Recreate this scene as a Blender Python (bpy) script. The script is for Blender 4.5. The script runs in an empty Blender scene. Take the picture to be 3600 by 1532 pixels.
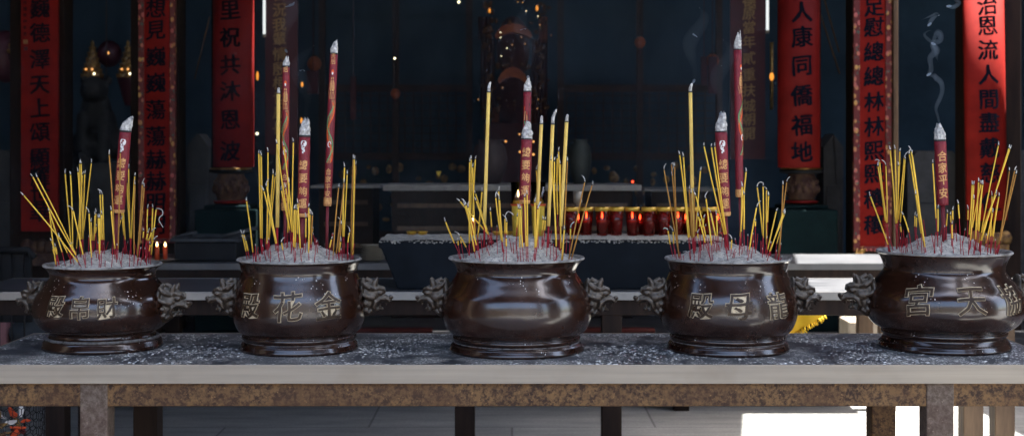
import bpy, bmesh, math, random
from mathutils import Vector, Matrix, noise as mnoise
random.seed(11)
R = math.radians
S = bpy.context.scene
COL = S.collection
F = 5000.0; HX = 1800.0; HY = 526.0; CZ = 1.45

def P(px, py, Y):
    return Vector(((px-HX)/F*Y, Y, CZ-(py-HY)/F*Y))

# ------------------------------------------------------------------ mesh helper
class MB:
    def __init__(s): s.v=[]; s.f=[]; s.m=[]; s.sm=[]
    def face(s, idx, mi=0, smooth=True): s.f.append(idx); s.m.append(mi); s.sm.append(smooth)
    def box(s, x0,x1,y0,y1,z0,z1, mi=0):
        b=len(s.v)
        for z in (z0,z1):
            for (x,y) in ((x0,y0),(x1,y0),(x1,y1),(x0,y1)): s.v.append(Vector((x,y,z)))
        for q in ((0,3,2,1),(4,5,6,7),(0,1,5,4),(1,2,6,5),(2,3,7,6),(3,0,4,7)):
            s.face([b+i for i in q], mi, False)
        return s
    def prism(s, pts, axis, d0, d1, mi=0):
        # pts: 2D outline; axis 'y' -> (x,z) outline extruded in y ; 'z' -> (x,y) outline ; 'x' -> (y,z)
        b=len(s.v); n=len(pts)
        for d in (d0,d1):
            for (p,q) in pts:
                s.v.append(Vector((p,d,q)) if axis=='y' else Vector((p,q,d)) if axis=='z' else Vector((d,p,q)))
        s.face([b+i for i in range(n)], mi, False); s.face([b+n+i for i in reversed(range(n))], mi, False)
        for i in range(n):
            j=(i+1)%n; s.face([b+j,b+i,b+n+i,b+n+j], mi, False)
        return s
    def tube(s, pts, rad, n=8, mi=0, cap=True, flat=1.0):
        pts=[Vector(p) for p in pts]
        if not hasattr(rad,'__len__'): rad=[rad]*len(pts)
        b=len(s.v)
        up=Vector((0,1,0))
        for i,p in enumerate(pts):
            d=(pts[min(i+1,len(pts)-1)]-pts[max(i-1,0)])
            if d.length<1e-9: d=Vector((0,0,1))
            d.normalize()
            a=up-d*up.dot(d)
            if a.length<1e-3: a=Vector((1,0,0))-d*d.x
            a.normalize(); c=d.cross(a)
            for k in range(n):
                t=2*math.pi*k/n
                s.v.append(p+a*(math.cos(t)*rad[i]*flat)+c*(math.sin(t)*rad[i]))
        for i in range(len(pts)-1):
            for k in range(n):
                k2=(k+1)%n
                s.face([b+i*n+k,b+i*n+k2,b+(i+1)*n+k2,b+(i+1)*n+k], mi)
        if cap:
            s.face([b+k for k in reversed(range(n))], mi, False)
            e=b+(len(pts)-1)*n
            s.face([e+k for k in range(n)], mi, False)
        return s
    def lathe(s, prof, c=(0,0,0), n=48, mi=0, mis=None, closed=False):
        c=Vector(c); b=len(s.v); L=len(prof)
        for (r,z) in prof:
            for k in range(n):
                t=2*math.pi*k/n
                s.v.append(c+Vector((r*math.cos(t), r*math.sin(t), z)))
        for i in range(L if closed else L-1):
            i2=(i+1)%L
            for k in range(n):
                k2=(k+1)%n
                s.face([b+i*n+k,b+i*n+k2,b+i2*n+k2,b+i2*n+k], mis[i] if mis else mi)
        return s
    def ell(s, c, r, n=14, m=10, rot=None, mi=0):
        c=Vector(c); b=len(s.v)
        if not hasattr(r,'__len__'): r=(r,r,r)
        for i in range(m+1):
            th=math.pi*i/m
            for k in range(n):
                t=2*math.pi*k/n
                p=Vector((r[0]*math.sin(th)*math.cos(t), r[1]*math.sin(th)*math.sin(t), -r[2]*math.cos(th)))
                if rot: p=rot@p
                s.v.append(c+p)
        for i in range(m):
            for k in range(n):
                k2=(k+1)%n
                s.face([b+i*n+k,b+i*n+k2,b+(i+1)*n+k2,b+(i+1)*n+k], mi)
        return s
    def quad(s, a,b_,c,d, mi=0):
        b=len(s.v); s.v+= [Vector(a),Vector(b_),Vector(c),Vector(d)]; s.face([b,b+1,b+2,b+3],mi,False); return s
    def add(s, vs, fs, mi=0, smooth=False):
        b=len(s.v); s.v+=vs
        for f in fs: s.face([b+i for i in f], mi, smooth)
        return s
    def mesh(s, name, mats, off=Vector((0,0,0))):
        me=bpy.data.meshes.new(name)
        me.from_pydata([tuple(v-off) for v in s.v], [], s.f)
        for m in (mats if isinstance(mats,(list,tuple)) else [mats]): me.materials.append(m)
        me.polygons.foreach_set('material_index', s.m)
        me.polygons.foreach_set('use_smooth', s.sm)
        bm=bmesh.new(); bm.from_mesh(me)
        bmesh.ops.remove_doubles(bm, verts=bm.verts, dist=1e-6)
        bmesh.ops.recalc_face_normals(bm, faces=bm.faces)
        bm.to_mesh(me); bm.free()
        return me

def tag(o, label=None, cat=None, group=None, kind=None):
    if label: o['label']=label
    if cat: o['category']=cat
    if group: o['group']=group
    if kind: o['kind']=kind
    return o
def obj(name, mb, mats, parent=None, bevel=0):
    off = Vector(parent['_w']) if parent is not None else Vector((0,0,0))
    me = mb.mesh(name, mats, off) if isinstance(mb, MB) else mb
    o=bpy.data.objects.new(name, me); COL.objects.link(o)
    if parent is not None: o.parent=parent
    if bevel:
        m=o.modifiers.new('bevel','BEVEL'); m.width=bevel; m.segments=2; m.limit_method='ANGLE'
    return o
def single(name, mb, mats, label, cat, group=None, bevel=0, base=None, kind=None):
    """one-mesh thing with its origin at its base"""
    if base is None:
        xs=[v.x for v in mb.v]; ys=[v.y for v in mb.v]; zs=[v.z for v in mb.v]
        base=Vector(((min(xs)+max(xs))/2,(min(ys)+max(ys))/2,min(zs)))
    o=bpy.data.objects.new(name, mb.mesh(name, mats, base)); o.location=base; COL.objects.link(o)
    if bevel:
        m=o.modifiers.new('bevel','BEVEL'); m.width=bevel; m.segments=2; m.limit_method='ANGLE'
    return tag(o,label,cat,group,kind)
def thing(name, label, cat, loc, group=None):
    o=bpy.data.objects.new(name,None); o.empty_display_size=.05; o.location=loc; COL.objects.link(o)
    o['_w']=tuple(loc); return tag(o,label,cat,group)
def struct(name, mb, mats, bevel=0):
    o=obj(name, mb, mats, None, bevel); o['kind']='structure'; return o

# ------------------------------------------------------------------ materials
def rgb(c): return (c[0],c[1],c[2],1)
class NT:
    def __init__(s, name):
        s.m=bpy.data.materials.new(name); s.m.use_nodes=True; s.t=s.m.node_tree
        s.b=s.t.nodes['Principled BSDF']; s.o=s.t.nodes['Material Output']
        s.tc=s.t.nodes.new('ShaderNodeTexCoord')
    def n(s, typ, **kw):
        q=s.t.nodes.new(typ)
        for k,v in kw.items(): setattr(q,k,v)
        return q
    def l(s,a,b): s.t.links.new(a,b)
    def vec(s, scale=(1,1,1), coord='Object'):
        mp=s.n('ShaderNodeMapping'); mp.inputs['Scale'].default_value=scale
        s.l(s.tc.outputs[coord], mp.inputs['Vector']); return mp.outputs[0]
    def noise(s, scale, detail=4, rough=.55, stretch=(1,1,1), dist=0):
        q=s.n('ShaderNodeTexNoise'); q.inputs['Scale'].default_value=scale; q.inputs['Detail'].default_value=detail
        q.inputs['Roughness'].default_value=rough; q.inputs['Distortion'].default_value=dist
        s.l(s.vec(stretch), q.inputs['Vector']); return q.outputs['Fac']
    def ramp(s, fac, a, b, ca=(0,0,0), cb=(1,1,1)):
        q=s.n('ShaderNodeValToRGB'); e=q.color_ramp.elements
        e[0].position=a; e[1].position=b; e[0].color=rgb(ca); e[1].color=rgb(cb)
        s.l(fac,q.inputs[0]); return q.outputs[0]
    def mix(s, fac, a, b):
        q=s.n('ShaderNodeMix', data_type='RGBA')
        if isinstance(fac,(int,float)): q.inputs[0].default_value=fac
        else: s.l(fac,q.inputs[0])
        for i,x in ((6,a),(7,b)):
            if isinstance(x,tuple): q.inputs[i].default_value=rgb(x)
            else: s.l(x,q.inputs[i])
        return q.outputs[2]
    def math(s, op, a, b=0.0, clamp=False):
        q=s.n('ShaderNodeMath', operation=op); q.use_clamp=clamp
        for i,x in ((0,a),(1,b)):
            if isinstance(x,(int,float)): q.inputs[i].default_value=x
            else: s.l(x,q.inputs[i])
        return q.outputs[0]
    def normz(s):
        g=s.n('ShaderNodeNewGeometry'); x=s.n('ShaderNodeSeparateXYZ'); s.l(g.outputs['Normal'],x.inputs[0]); return x.outputs[2]
    def set(s, base=None, rough=None, metal=None, spec=None, coat=None):
        for k,v in (('Base Color',base),('Roughness',rough),('Metallic',metal),('Specular IOR Level',spec),('Coat Weight',coat)):
            if v is None: continue
            if isinstance(v,tuple): s.b.inputs[k].default_value=rgb(v)
            elif isinstance(v,(int,float)): s.b.inputs[k].default_value=v
            else: s.l(v,s.b.inputs[k])
        return s
    def bump(s, fac, strength=.3, dist=.002):
        q=s.n('ShaderNodeBump'); q.inputs['Strength'].default_value=strength; q.inputs['Distance'].default_value=dist
        s.l(fac,q.inputs['Height']); s.l(q.outputs[0], s.b.inputs['Normal']); return s
def pm(name, c1, c2=None, scale=20, rough=.6, metal=0, bump=0, a=.35, b=.65, stretch=(1,1,1), bscale=None, spec=.4, bd=.002):
    t=NT(name)
    if c2 is None: c2=tuple(x*.8 for x in c1)
    n=t.noise(scale,5,.6,stretch)
    t.set(t.mix(t.ramp(n,a,b),c1,c2), t.math('ADD',t.math('MULTIPLY',n,.2),rough-.1), metal, spec)
    if bump: t.bump(t.noise(bscale or scale*3,4,.6,stretch), bump, bd)
    return t.m
def emit(name, c, strength):
    t=NT(name); t.set((0,0,0),.5)
    t.b.inputs['Emission Color'].default_value=rgb(c); t.b.inputs['Emission Strength'].default_value=strength
    return t.m

M={}
# glossy dark bronze of the censers, with ash flecks and settled dust
def bronze():
    t=NT('bronze')
    n=t.noise(9,5,.6)
    base=t.mix(t.ramp(n,.35,.7),(.013,.0046,.0028),(.031,.0105,.0052))
    streak=t.noise(30,3,.6,(1,1,.12))
    base=t.mix(t.math('MULTIPLY',t.ramp(streak,.55,.75),.25),base,(.06,.034,.022))
    v=t.n('ShaderNodeTexVoronoi'); v.inputs['Scale'].default_value=105; t.l(t.vec((1.25,1.25,.6)),v.inputs['Vector'])
    fl=t.ramp(v.outputs['Distance'],.13,.22,(1,1,1),(0,0,0))
    msk=t.ramp(t.noise(13,4,.7),.56,.60)
    up=t.ramp(t.normz(),.05,.35)
    fleck=t.math('MULTIPLY',t.math('MULTIPLY',fl,msk),up)
    dust=t.math('MULTIPLY',t.ramp(t.normz(),.72,.98),t.ramp(t.noise(60,4,.7),.3,.6))
    base=t.mix(fleck,base,(.62,.61,.58)); base=t.mix(dust,base,(.40,.39,.37))
    ro=t.math('ADD',t.math('ADD',t.math('MULTIPLY',t.noise(40,4,.6),.14),t.math('MULTIPLY',t.ramp(t.noise(7,5,.65),.42,.7),.16)),.09)
    ro=t.math('ADD',ro,t.math('MULTIPLY',t.math('ADD',fleck,dust,True),.5),True)
    t.set(base,ro,.0,.65); t.b.inputs['Coat Weight'].default_value=.25; t.b.inputs['Coat Roughness'].default_value=.07
    t.bump(t.noise(26,3,.5),.12,.003)
    return t.m
M['bronze']=bronze()
def headm():
    t=NT('dusty_bronze')
    up=t.ramp(t.normz(),-.2,.9)
    g=t.n('ShaderNodeNewGeometry')
    cav=t.ramp(g.outputs['Pointiness'],.42,.52,(1,1,1),(0,0,0))
    n=t.noise(70,5,.65)
    base=t.mix(t.ramp(n,.4,.65),(.026,.015,.009),(.055,.034,.021))
    d=t.math('MULTIPLY',t.math('ADD',t.math('MULTIPLY',up,.75),t.math('MULTIPLY',cav,.5),True),t.ramp(n,.25,.6))
    base=t.mix(d,base,(.25,.225,.185))
    t.set(base,t.math('ADD',t.math('MULTIPLY',d,.4),.34),.2,.6)
    t.bump(t.noise(160,4,.6),.25,.001)
    return t.m
M['head']=headm()
M['rimdust']=pm('dusty_rim',(.32,.31,.295),(.13,.12,.11),30,.85,a=.42,b=.66,spec=.2)
M['char']=pm('worn_bronze_letter',(.050,.030,.016),(.028,.017,.011),60,.4,.3)
M['char_rim']=pm('pale_dust_edge',(.66,.55,.38),(.42,.33,.21),90,.8)
def ashm():
    t=NT('ash'); n=t.noise(42,6,.75); n2=t.noise(110,4,.75,(1,1.6,1))
    c=t.mix(t.ramp(n,.3,.66),(.27,.26,.24),(.72,.69,.61))
    c=t.mix(t.ramp(n2,.36,.46,(1,1,1),(0,0,0)),c,(.15,.15,.155))
    t.set(c,.95,0,.1); t.bump(n,.9,.010); return t.m
M['ash']=ashm()
M['ashflake']=pm('ash_flake',(.80,.80,.77),(.60,.60,.58),40,.95,spec=.1)
M['ashtip']=pm('ash_tip',(.80,.78,.74),(.30,.29,.28),110,.95,bump=.8,a=.3,b=.6,spec=.1)
M['char_black']=pm('charred',(.02,.02,.022),(.05,.045,.045),100,.9)
M['coat']=pm('incense_yellow',(.86,.55,.075),(.72,.43,.05),35,.8,stretch=(1,1,.3),spec=.2)
M['coatb']=pm('incense_brown',(.46,.23,.05),(.34,.16,.04),35,.8,stretch=(1,1,.3),spec=.2)
M['coatthick']=pm('incense_thick',(.82,.58,.16),(.70,.47,.11),60,.75,stretch=(1,1,.4),spec=.2,bump=.3)
M['stem']=pm('stem_red',(.38,.012,.026),(.26,.009,.018),60,.65,spec=.3)
M['jossred']=pm('joss_wrapper',(.215,.012,.026),(.14,.008,.016),45,.5,bump=.4,spec=.4,bd=.001)
M['jossgold']=pm('joss_gold',(.66,.36,.13),(.46,.21,.07),160,.5,a=.42,b=.62)
M['jossstem']=pm('joss_stem',(.17,.016,.026),(.10,.010,.016),60,.6,stretch=(1,1,.2))
M['green']=pm('joss_green',(.05,.42,.17),None,50,.5)
M['orange']=pm('joss_orange',(.80,.10,.015),None,50,.5)
M['white']=pm('joss_white',(.80,.78,.76),None,50,.6)
def steel():
    t=NT('brushed_steel')
    n=t.noise(5,4,.55,(.4,1,14)); n2=t.noise(3.5,4,.65)
    c=t.mix(t.ramp(n,.3,.7),(.29,.25,.20),(.36,.31,.245)); c=t.mix(t.math('MULTIPLY',t.ramp(n2,.5,.7),.35),c,(.22,.165,.11))
    t.set(c,t.math('ADD',t.math('MULTIPLY',n2,.2),.40),.35); return t.m
M['steel']=steel()
M['steel2']=pm('scuffed_steel',(.34,.335,.325),(.26,.25,.24),4,.42,.7)
M['steel3']=pm('dull_grey_edge',(.15,.15,.155),(.11,.11,.115),5,.5,.3)
def topm():
    t=NT('sooty_steel_top')
    n=t.noise(5,5,.6); f=t.noise(190,4,.75); k=t.noise(7,6,.7); big=t.noise(34,4,.7)
    c=t.mix(t.ramp(n,.35,.7),(.020,.024,.032),(.045,.05,.06))
    msk=t.math('MULTIPLY',t.ramp(f,.50,.57),t.ramp(k,.42,.58))
    sm=t.math('MULTIPLY',t.ramp(big,.46,.70),.45)
    c=t.mix(sm,c,(.22,.23,.24)); c=t.mix(msk,c,(.66,.65,.61))
    t.set(c,t.math('ADD',t.math('MULTIPLY',t.math('ADD',msk,sm,True),.4),.40,True),.1,.35)
    t.bump(msk,.5,.002); return t.m
M['top']=topm()
M['top2']=pm('worn_table_top',(.055,.06,.07),(.13,.135,.15),8,.42,.2,a=.35,b=.65,stretch=(.5,2,1))
def rust(name,c1,c2,c3):
    t=NT(name); n=t.noise(58,7,.78); n2=t.noise(7,4,.6); n3=t.noise(110,4,.7)
    c=t.mix(t.ramp(n,.42,.58),c1,c2); c=t.mix(t.math('MULTIPLY',t.ramp(n2,.42,.62),.6),c,c3)
    c=t.mix(t.ramp(n3,.62,.72),c,tuple(x*1.5 for x in c2))
    t.set(c,.62,0,.35); t.bump(n,.4,.003); return t.m
M['rust']=rust('rust_painted_steel',(.036,.015,.008),(.21,.112,.042),(.085,.038,.016))
M['leg']=rust('rusty_leg',(.085,.055,.038),(.17,.125,.095),(.06,.024,.016))
M['darkwood']=pm('dark_wood',(.026,.015,.011),(.014,.009,.008),9,.75,spec=.2,stretch=(3,3,.4),bump=.2)
M['postwood']=pm('post_wood',(.13,.080,.045),(.075,.043,.025),10,.6,stretch=(3,3,.4),bump=.2)
M['blackiron']=pm('black_iron',(.012,.013,.016),(.022,.023,.026),12,.7,spec=.2)
def stone():
    t=NT('granite_paving'); n=t.noise(4,6,.65,(.5,2.2,1)); n2=t.noise(60,4,.7)
    c=t.mix(t.ramp(n,.35,.68),(.29,.30,.295),(.48,.48,.465)); c=t.mix(t.math('MULTIPLY',t.ramp(n2,.4,.65),.4),c,(.16,.165,.17))
    b=t.n('ShaderNodeTexBrick'); b.inputs['Scale'].default_value=1; b.inputs['Brick Width'].default_value=1.5; b.inputs['Row Height'].default_value=.62; b.inputs['Mortar Size'].default_value=.006
    b.inputs['Color1'].default_value=(1,1,1,1); b.inputs['Color2'].default_value=(.82,.82,.82,1); b.inputs['Mortar'].default_value=(.45,.45,.45,1)
    t.l(t.vec(),b.inputs['Vector'])
    q=t.n('ShaderNodeMix',data_type='RGBA',blend_type='MULTIPLY'); q.inputs[0].default_value=1; t.l(c,q.inputs[6]); t.l(b.outputs['Color'],q.inputs[7])
    t.set(q.outputs[2],.6,0,.4); t.bump(n,.4,.01); return t.m
M['floor']=stone()
M['hallfloor']=pm('dark_hall_floor',(.05,.05,.055),(.03,.03,.035),5,.5)
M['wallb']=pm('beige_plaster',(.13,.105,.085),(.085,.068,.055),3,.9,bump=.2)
M['beige']=pm('beige_stone',(.42,.36,.29),(.34,.29,.23),6,.8,bump=.2)
M['roofw']=pm('dark_timber',(.035,.020,.013),(.02,.012,.009),5,.7,stretch=(1,6,1))
M['navy']=pm('haze_blue_wall',(.016,.042,.072),(.008,.024,.044),1.6,.85)  # blue of the hall haze put into the wall colour
M['stoned']=pm('grey_stone',(.070,.074,.082),(.046,.049,.055),9,.75,bump=.3)
M['altartop']=pm('pale_altar_stone',(.34,.33,.31),(.24,.23,.22),12,.7)
M['lionstone']=pm('dark_grey_stone',(.034,.036,.042),(.02,.022,.026),9,.8)  # grey stone, darker than the other blocks
M['teal']=pm('teal_lacquer',(.007,.020,.022),(.005,.013,.015),6,.9,spec=.1)
M['red']=pm('red_lacquer',(.27,.0125,.008),(.14,.006,.005),5,.75,a=.3,b=.75,spec=.15)
M['redp']=pm('red_pillar_board',(.22,.010,.008),(.13,.006,.0055),5,.65,a=.3,b=.75,spec=.2)
M['redcap']=pm('dull_red_paint',(.10,.012,.008),None,6,.7)
M['reddk']=pm('maroon_board',(.075,.012,.022),(.05,.008,.016),7,.5)
M['ink']=pm('black_ink',(.006,.008,.016),None,10,.9,spec=.05)
M['goldink']=pm('gold_paint',(.36,.23,.10),(.24,.14,.05),60,.5)
M['gold']=pm('gilding',(.62,.38,.12),(.36,.18,.05),30,.35,.7)
def borderm(name,bright):
    t=NT(name); v=t.n('ShaderNodeTexVoronoi'); v.inputs['Scale'].default_value=26; t.l(t.vec((1,1,.8)),v.inputs['Vector'])
    s=t.ramp(v.outputs['Distance'],.28,.40,(1,1,1),(0,0,0))
    hue=t.ramp(t.noise(14,2,.5),.42,.55,(.58,.33,.10),(.52,.13,.12))
    c=t.mix(s,(.13,.012,.014),hue); n=t.noise(30,3,.6); c=t.mix(t.ramp(n,.6,.68),c,(.05,.11,.09))
    t.set(c,.5,.1); t.bump(s,.8,.006); return t.m
M['border']=borderm('carved_border',1)
M['orn']=pm('painted_carving',(.10,.055,.03),(.045,.016,.016),26,.75,a=.4,b=.6,bump=.6)
M['bench']=pm('trough_bronze',(.010,.014,.020),(.006,.009,.013),6,.75,0,spec=.15)
M['pagoda']=pm('votive_gold',(.40,.24,.07),(.12,.05,.02),35,.35,.5)
M['screenwood']=pm('screen_wood',(.06,.03,.02),(.03,.016,.012),8,.8,spec=.2)
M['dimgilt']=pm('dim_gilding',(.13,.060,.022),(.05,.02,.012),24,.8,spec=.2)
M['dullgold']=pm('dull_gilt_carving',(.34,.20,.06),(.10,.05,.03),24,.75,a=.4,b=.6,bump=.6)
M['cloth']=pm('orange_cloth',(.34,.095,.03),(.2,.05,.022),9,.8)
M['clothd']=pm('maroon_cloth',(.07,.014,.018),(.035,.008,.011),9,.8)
M['yellowcloth']=pm('yellow_fringe_cloth',(.92,.62,.04),(.85,.50,.03),14,.8)
M['plate']=pm('cream_china',(.50,.44,.34),(.38,.33,.25),20,.4)
M['cups']=pm('gold_foil_band',(.80,.52,.08),(.60,.32,.04),40,.35,.3)
M['wax']=pm('red_wax',(.55,.02,.01),(.42,.012,.008),20,.4)
M['paper']=pm('yellow_paper',(.78,.58,.08),(.66,.44,.05),22,.6)
M['orangewax']=pm('orange_candle',(.75,.10,.03),None,20,.5)
M['wire']=pm('wire',(.03,.03,.034),None,20,.5,.6)
M['pink']=pm('pink_carton',(.42,.20,.22),None,10,.7)
M['greycloth']=pm('blue_grey_cloth',(.07,.085,.10),(.05,.06,.075),9,.85)
M['vase']=pm('dull_vase',(.055,.035,.035),(.035,.022,.024),9,.6)
M['vaseg']=pm('dull_green_vase',(.045,.055,.05),(.03,.036,.034),9,.6)
M['tube']=emit('tube_lamp',(.9,.95,.95),.16)
M['flame']=emit('flame',(1,.62,.22),3)
M['bokeh']=emit('warm_bulb',(1,.45,.13),.22)
M['bokehw']=emit('pale_bulb',(1,.92,.60),.6)
M['bokehr']=emit('red_bulb',(1,.06,.02),1)
M['amber']=emit('amber_lamp',(1,.36,.05),.18)
def glass(name,c,tr=.9):
    t=NT(name); t.set(c,.06); t.b.inputs['Transmission Weight'].default_value=tr; t.b.inputs['IOR'].default_value=1.35; return t.m
M['glassr']=glass('red_glass',(.80,.05,.03),.9)
M['glassc']=glass('clear_glass',(.95,.95,.92),1)

# ------------------------------------------------------------------ camera, world, sun
cam=bpy.data.cameras.new('Camera'); camo=bpy.data.objects.new('Camera',cam); COL.objects.link(camo)
camo.location=(0,0,CZ); camo.rotation_euler=(R(90),0,0)
cam.sensor_fit='HORIZONTAL'; cam.sensor_width=36; cam.lens=50; cam.shift_y=-(766-HY)/3600
cam.clip_start=.05; cam.clip_end=500
cam.dof.use_dof=True; cam.dof.focus_distance=4.22; cam.dof.aperture_fstop=5.0
S.camera=camo
SUN_EL=70; SUN_ROT=86
w=bpy.data.worlds.new('World'); S.world=w; w.use_nodes=True
sky=w.node_tree.nodes.new('ShaderNodeTexSky'); sky.sky_type='NISHITA'; sky.sun_disc=False
sky.sun_elevation=R(SUN_EL); sky.sun_rotation=R(SUN_ROT); sky.dust_density=3; sky.ozone_density=1.0; sky.air_density=1.0
bg=w.node_tree.nodes['Background']; w.node_tree.links.new(sky.outputs[0],bg.inputs[0]); bg.inputs[1].default_value=.15
sl=bpy.data.lights.new('Sun','SUN'); sl.energy=5; sl.angle=R(.5); sl.color=(1,.95,.86)
so=bpy.data.objects.new('Sun',sl); COL.objects.link(so); so.location=(6,4,12)
sd=Vector((math.sin(R(SUN_ROT))*math.cos(R(SUN_EL)), math.cos(R(SUN_ROT))*math.cos(R(SUN_EL)), math.sin(R(SUN_EL))))
so.rotation_euler=sd.to_track_quat('Z','Y').to_euler()
S.view_settings.view_transform='Standard'; S.view_settings.look='None'; S.view_settings.gamma=1
S.view_settings.exposure=2.75
S.cycles.max_bounces=8; S.cycles.diffuse_bounces=4; S.cycles.glossy_bounces=4; S.cycles.transmission_bounces=8
S.cycles.use_denoising=True; S.cycles.caustics_reflective=False; S.cycles.caustics_refractive=False
S.cycles.sample_clamp_indirect=6

# ------------------------------------------------------------------ setting
g=MB(); g.quad((-60,-60,0),(60,-60,0),(60,60,0),(-60,60,0)); struct('ground',g,M['floor'])
g=MB(); g.box(-7,7,9.0,14.4,.004,.26); struct('hall_floor',g,M['hallfloor'],.01)
def bld(name,mb,mat,label,cat,group=None): return single(name,mb,mat,label,cat,group)
m=MB(); m.box(-7.0,7.0,14.4,14.7,0,4.6); bld('back_wall',m,M['navy'],'soot darkened blue wall at the very back of the temple hall','wall')
m=MB(); m.box(-7.3,-7.0,4.5,14.7,0,4.6); bld('side_wall',m,M['navy'],'dark side wall closing the temple hall on the left','wall')
m=MB(); m.box(7.0,7.3,9.6,14.7,0,4.6); bld('side_wall',m,M['navy'],'dark side wall closing the temple hall on the right','wall')
m=MB(); m.box(-8,8,9.45,15.2,4.0,4.25)
for i in range(22): m.box(-7.9+i*.74,-7.8+i*.74,9.5,15.1,3.86,3.996)
bld('hall_roof',m,M['roofw'],'dark timber roof over the main temple hall','roof')
m=MB(); m.box(-9,4.2,.55,2.80,3.6,3.75)
for i in range(14): m.box(-8.8+i*.78,-8.70+i*.78,.60,2.75,3.48,3.596)
bld('front_shade_roof',m,M['roofw'],'dark timber porch roof over the near side of the narrow sky gap','roof')  # unseen slab, edges placed to set the sky reflected in the bowls
m=MB(); m.prism([(-9,3.45),(4.2,3.45),(4.2,5.3),(2.17,5.5),(2.84,9.40),(-9,9.40)],'z',3.6,3.75)
for i in range(14): m.box(-8.8+i*.78,-8.70+i*.78,3.5,9.35,3.48,3.596)
bld('shade_canopy',m,M['roofw'],'dark timber canopy roof above the row of bronze censers','roof')  # unseen; slanted right edge cut to place the line between sun and shade
m=MB(); m.box(4.6,4.9,5.4,9.9,0,3.55); bld('side_wall',m,M['wallb'],'dark side wall right of the sunlit strip of courtyard','wall')  # added out of view to cut sky light into the hall
m=MB(); m.box(3.95,9,5.4,9.4,3.6,3.75); bld('side_shade_roof',m,M['roofw'],'timber roof over the building right of the courtyard','roof')  # added out of view, its edge limits the lit strip
m=MB(); m.box(-14,12,-10.4,-10,0,5.0); bld('courtyard_wall',m,M['beige'],'beige courtyard wall facing the temple from far behind the viewer','wall')
m=MB()
for (y0,y1,z0,z1) in ((-2.6,-1.5,0,22),(.35,.75,0,22),(-1.5,.35,10.2,22),(.75,2.5,0,3.5),(2.5,3.9,8.6,22),(3.9,5.4,0,3.5),(2.3,2.5,3.5,22),(3.9,4.1,3.5,22)): m.box(4.2,4.6,y0,y1,z0,z1)
bld('sun_block_wall',m,M['wallb'],'tall dark side wall with a high open gateway','wall')  # added sun blocker; its openings let patches of sun onto the floor
m=MB(); m.box(-4.4,-4.1,-10,.5,0,2.2); m.box(-4.4,-4.1,.501,9.3,0,3.47); bld('side_wall',m,M['wallb'],'low wall closing the courtyard on the left','wall')  # added to darken the left side of the hall
# ------------------------------------------------------------------ glyphs
_gc={}
def glyph(ch, off=0.0, ext=0.0, sub=.12):
    k=(ch,off,ext,sub)
    if k in _gc: return _gc[k]
    cu=bpy.data.curves.new('g','FONT'); cu.body=ch; cu.size=1; cu.resolution_u=2
    cu.offset=off; cu.extrude=ext; cu.fill_mode='BOTH'
    ob=bpy.data.objects.new('g',cu); COL.objects.link(ob)
    dg=bpy.context.evaluated_depsgraph_get(); me=bpy.data.meshes.new_from_object(ob.evaluated_get(dg))
    bpy.data.objects.remove(ob); bpy.data.curves.remove(cu)
    bm=bmesh.new(); bm.from_mesh(me); bpy.data.meshes.remove(me)
    bmesh.ops.remove_doubles(bm,verts=bm.verts,dist=1e-5)
    for _ in range(3):
        es=[e for e in bm.edges if e.calc_length()>sub]
        if not es: break
        bmesh.ops.subdivide_edges(bm,edges=es,cuts=1)
        bmesh.ops.triangulate(bm,faces=bm.faces)
    bm.verts.ensure_lookup_table()
    vs=[v.co.copy() for v in bm.verts]; fs=[[v.index for v in f.verts] for f in bm.faces]; bm.free()
    if not vs: vs=[Vector((0,0,0))]
    cx=(min(v.x for v in vs)+max(v.x for v in vs))/2; cy=(min(v.y for v in vs)+max(v.y for v in vs))/2
    h=max(max(v.y for v in vs)-min(v.y for v in vs), max(v.x for v in vs)-min(v.x for v in vs)*1.0, 1e-3)
    vs=[Vector(((v.x-cx),(v.y-cy),v.z)) for v in vs]
    # brush-like wobble
    s=(ord(ch)%97)*.37
    out=[]
    for v in vs:
        x=v.x+.016*math.sin(5.1*v.y+s)+.006*math.sin(13*v.y+2*s); y=v.y+.016*math.sin(4.7*v.x+1.3*s)+.06*v.x
        out.append(Vector((x,y,v.z)))
    _gc[k]=(out,fs); return _gc[k]

# ------------------------------------------------------------------ tables
def table(label, x0,x1,y0,y1,ztop, slab, apron, legs, mats, legw=.078, lab_apron=True, group='steel edged offering tables', name='offering_table', apr_in=.03):
    T=thing(name,label,'table',((x0+x1)/2,(y0+y1)/2,0),group)
    m=MB(); m.box(x0+.004,x1-.004,y0+.004,y1-.004,ztop-.02,ztop); obj('table_top',m,mats[0],T)
    m=MB(); m.box(x0,x1,y0,y0+.0035,ztop-slab,ztop+.0015); m.box(x0,x1,y1-.0035,y1,ztop-slab,ztop+.0015)
    m.box(x0,x0+.0035,y0+.004,y1-.004,ztop-slab,ztop+.0015); m.box(x1-.0035,x1,y0+.004,y1-.004,ztop-slab,ztop+.0015)
    obj('edge_band',m,mats[1],T,.001)
    za=ztop-slab+.004; a=apr_in
    m=MB(); m.box(x0+.02,x1-.02,y0+a,y0+a+.03,za-apron,za); obj('apron',m,mats[2],T,.003)
    m=MB(); m.box(x0+.02,x1-.02,y1-a-.03,y1-a,za-apron,za); obj('apron',m,mats[2],T,.003)
    for (lx,ly,mi) in legs:
        m=MB(); m.box(lx,lx+legw,ly,ly+legw,0,za-.004); obj('leg',m,mats[mi],T,.004)
    return T
ZT=CZ-.6055
T1=table('long steel edged table carrying the row of five bronze censers',-1.578,1.584,4.0,4.69,ZT,.052,.072,
   [(-1.222,4.02,3),(1.172,4.02,3),(-1.222,4.585,4),(1.16,4.585,5)],[M['top'],M['steel'],M['rust'],M['leg'],M['darkwood'],M['rust']],apr_in=.024)
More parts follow.
